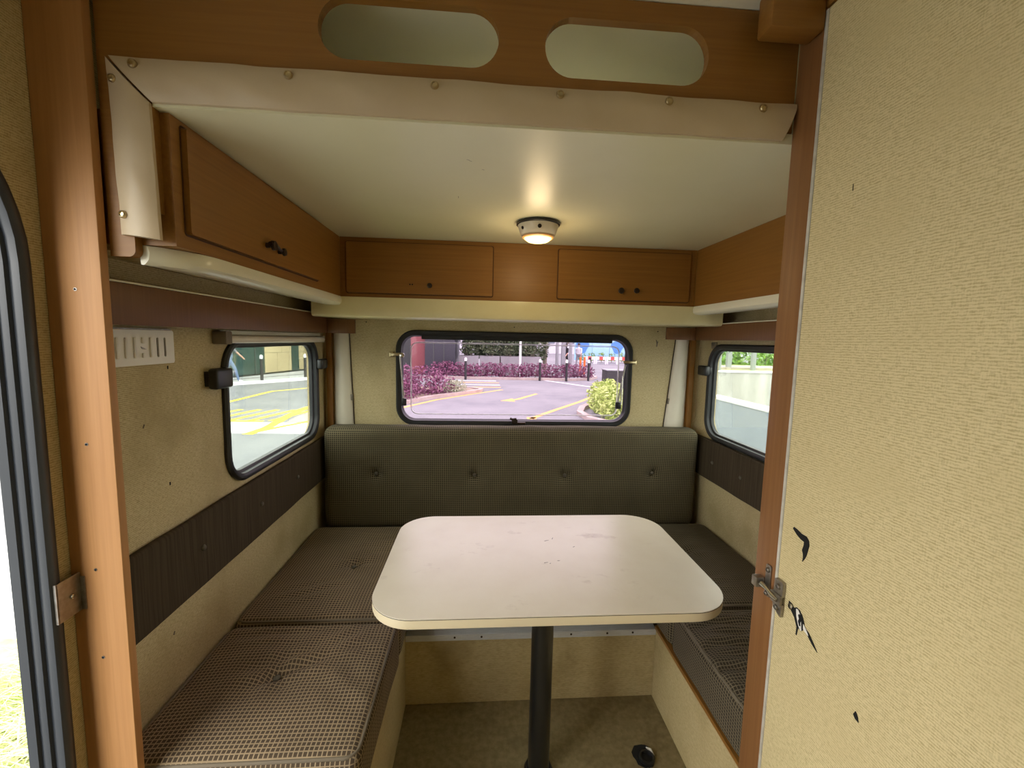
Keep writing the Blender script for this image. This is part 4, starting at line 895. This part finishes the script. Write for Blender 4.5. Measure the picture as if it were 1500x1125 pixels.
g = B(); box(g, 6.78, 6.90, 11.3, 11.4, .761, 1.16); box(g, 6.84, 6.90, 11.3, 11.4, 1.1605, 1.30); tag(obj('meter_box', g, 'post_grey'), 'short stepped grey box before the green hedge', 'box')
# -- people
def person(x, y, ang, label, shirt, trousers, shoe, h=1.7, stride=.28, z0=ZG):
    t = thing('person', label, 'person', (x, y, z0)); s = h/1.75
    J = {'pel': (0, 0, .95, .15, .11), 'wst': (0, 0, 1.10, .14, .10), 'chs': (0, 0, 1.32, .17, .11), 'nek': (0, .0, 1.50, .055, .055), 'hd0': (0, .02, 1.58, .075, .085), 'hd1': (0, .02, 1.70, .08, .095)}
    for sd, k in (('l', -1), ('r', 1)):
        f = stride*k
        J['hip'+sd] = (.09*k, 0, .92, .09, .09); J['kne'+sd] = (.09*k, f*.55+.05, .52, .06, .06); J['ank'+sd] = (.09*k, f, .09, .04, .04); J['toe'+sd] = (.10*k, f+.17, .04, .035, .03)
        J['shl'+sd] = (.19*k, 0, 1.42, .06, .06); J['elb'+sd] = (.24*k, -f*.4-.03, 1.15, .042, .042); J['wri'+sd] = (.24*k, -f*.8+.08, .92, .03, .03)
        J['han'+sd] = (.235*k, -f*.9+.12, .84, .032, .022)
    E_ = [('pel', 'wst', 't'), ('wst', 'chs', 's'), ('chs', 'nek', 's'), ('nek', 'hd0', 'k'), ('hd0', 'hd1', 'k')]
    for sd in 'lr': E_ += [('pel', 'hip'+sd, 't'), ('hip'+sd, 'kne'+sd, 't'), ('kne'+sd, 'ank'+sd, 't'), ('ank'+sd, 'toe'+sd, 'h'), ('chs', 'shl'+sd, 's'), ('shl'+sd, 'elb'+sd, 's'), ('elb'+sd, 'wri'+sd, 'k'), ('wri'+sd, 'han'+sd, 'k')]
    ks = list(J); me = bpy.data.meshes.new('body'); me.from_pydata([Vector(J[k][:3])*s for k in ks], [(ks.index(a), ks.index(b)) for a, b, _ in E_], [])
    tmp = bpy.data.objects.new('tmp_body', me); COL.objects.link(tmp); md = tmp.modifiers.new('skin', 'SKIN'); tmp.modifiers.new('sub', 'SUBSURF').levels = 2
    for i, k in enumerate(ks): me.skin_vertices[0].data[i].radius = (J[k][3]*s, J[k][4]*s)
    me.skin_vertices[0].data[0].use_root = True
    dg = bpy.context.evaluated_depsgraph_get(); ev = tmp.evaluated_get(dg); me2 = bpy.data.meshes.new_from_object(ev)
    bpy.data.objects.remove(tmp)
    me2.name = 'body'; me2.materials.clear()
    for k in ('skin', shirt, trousers, shoe): me2.materials.append(MATS[k])
    idx = {'k': 0, 's': 1, 't': 2, 'h': 3}
    for p in me2.polygons:
        c = p.center/s; best = None
        for a, b, q in E_:
            A, Bv = Vector(J[a][:3]), Vector(J[b][:3]); u = max(0, min(1, (c-A).dot(Bv-A)/(Bv-A).length_squared)); d = (c-(A+(Bv-A)*u)).length/((J[a][3]+J[b][3])/2)
            if best is None or d < best[0]: best = (d, q)
        p.material_index = idx[best[1]]; p.use_smooth = True
    zmin = min(v.co.z for v in me2.vertices)
    rot = Matrix.Rotation(ang, 4, 'Z')
    for v in me2.vertices: v.co = rot @ (v.co-Vector((0, 0, zmin-.1*0)))
    b_ = bpy.data.objects.new('body', me2); COL.objects.link(b_); b_.parent = t; WLOC[b_.name] = Vector((x, y, z0))
    g = B(); c = rot @ Vector((0, .0, 1.685*s-zmin)); bmesh.ops.create_uvsphere(g, u_segments=14, v_segments=10, radius=1)
    for v in list(g.verts): v.co = Vector((x, y, z0))+c+Vector((v.co.x*.098*s, v.co.y*.112*s, max(v.co.z, -.25)*.105*s))
    obj('hair', g, 'hair', t, smooth=True)
    fr = rot @ Vector((0, 1, 0)); sd_ = rot @ Vector((1, 0, 0)); hc = Vector((x, y, z0))+(rot @ Vector((0, .02, 1.63*s-zmin)))
    g = B(); lathe(g, [(.014*s, 0), (.010*s, .03*s), (0, .035*s)], hc+fr*.085*s, fr, 8); obj('nose', g, 'skin', b_)
    for k in (-1, 1): g = B(); lathe(g, [(.010*s, 0), (.008*s, .006*s), (0, .007*s)], hc+fr*.088*s+sd_*k*.032*s+Vector((0, 0, .025*s)), fr, 8); obj('eye', g, 'hair', b_)
    return t
person(6.30, 27.2, -.6, 'person in a pale shirt and dark trousers walking past the hedge', 'cloth_white', 'cloth_grey', 'cloth_black')
person(5.35, 26.6, 2.2, 'person in black clothes behind the grey posts', 'cloth_black', 'cloth_black', 'cloth_black')
person(-9.15, 16.35, -PI/2, 'person in a dark shirt and blue jeans striding along the pavement', 'cloth_grey', 'cloth_denim', 'shoe_white', stride=.36, z0=ZG+.061)
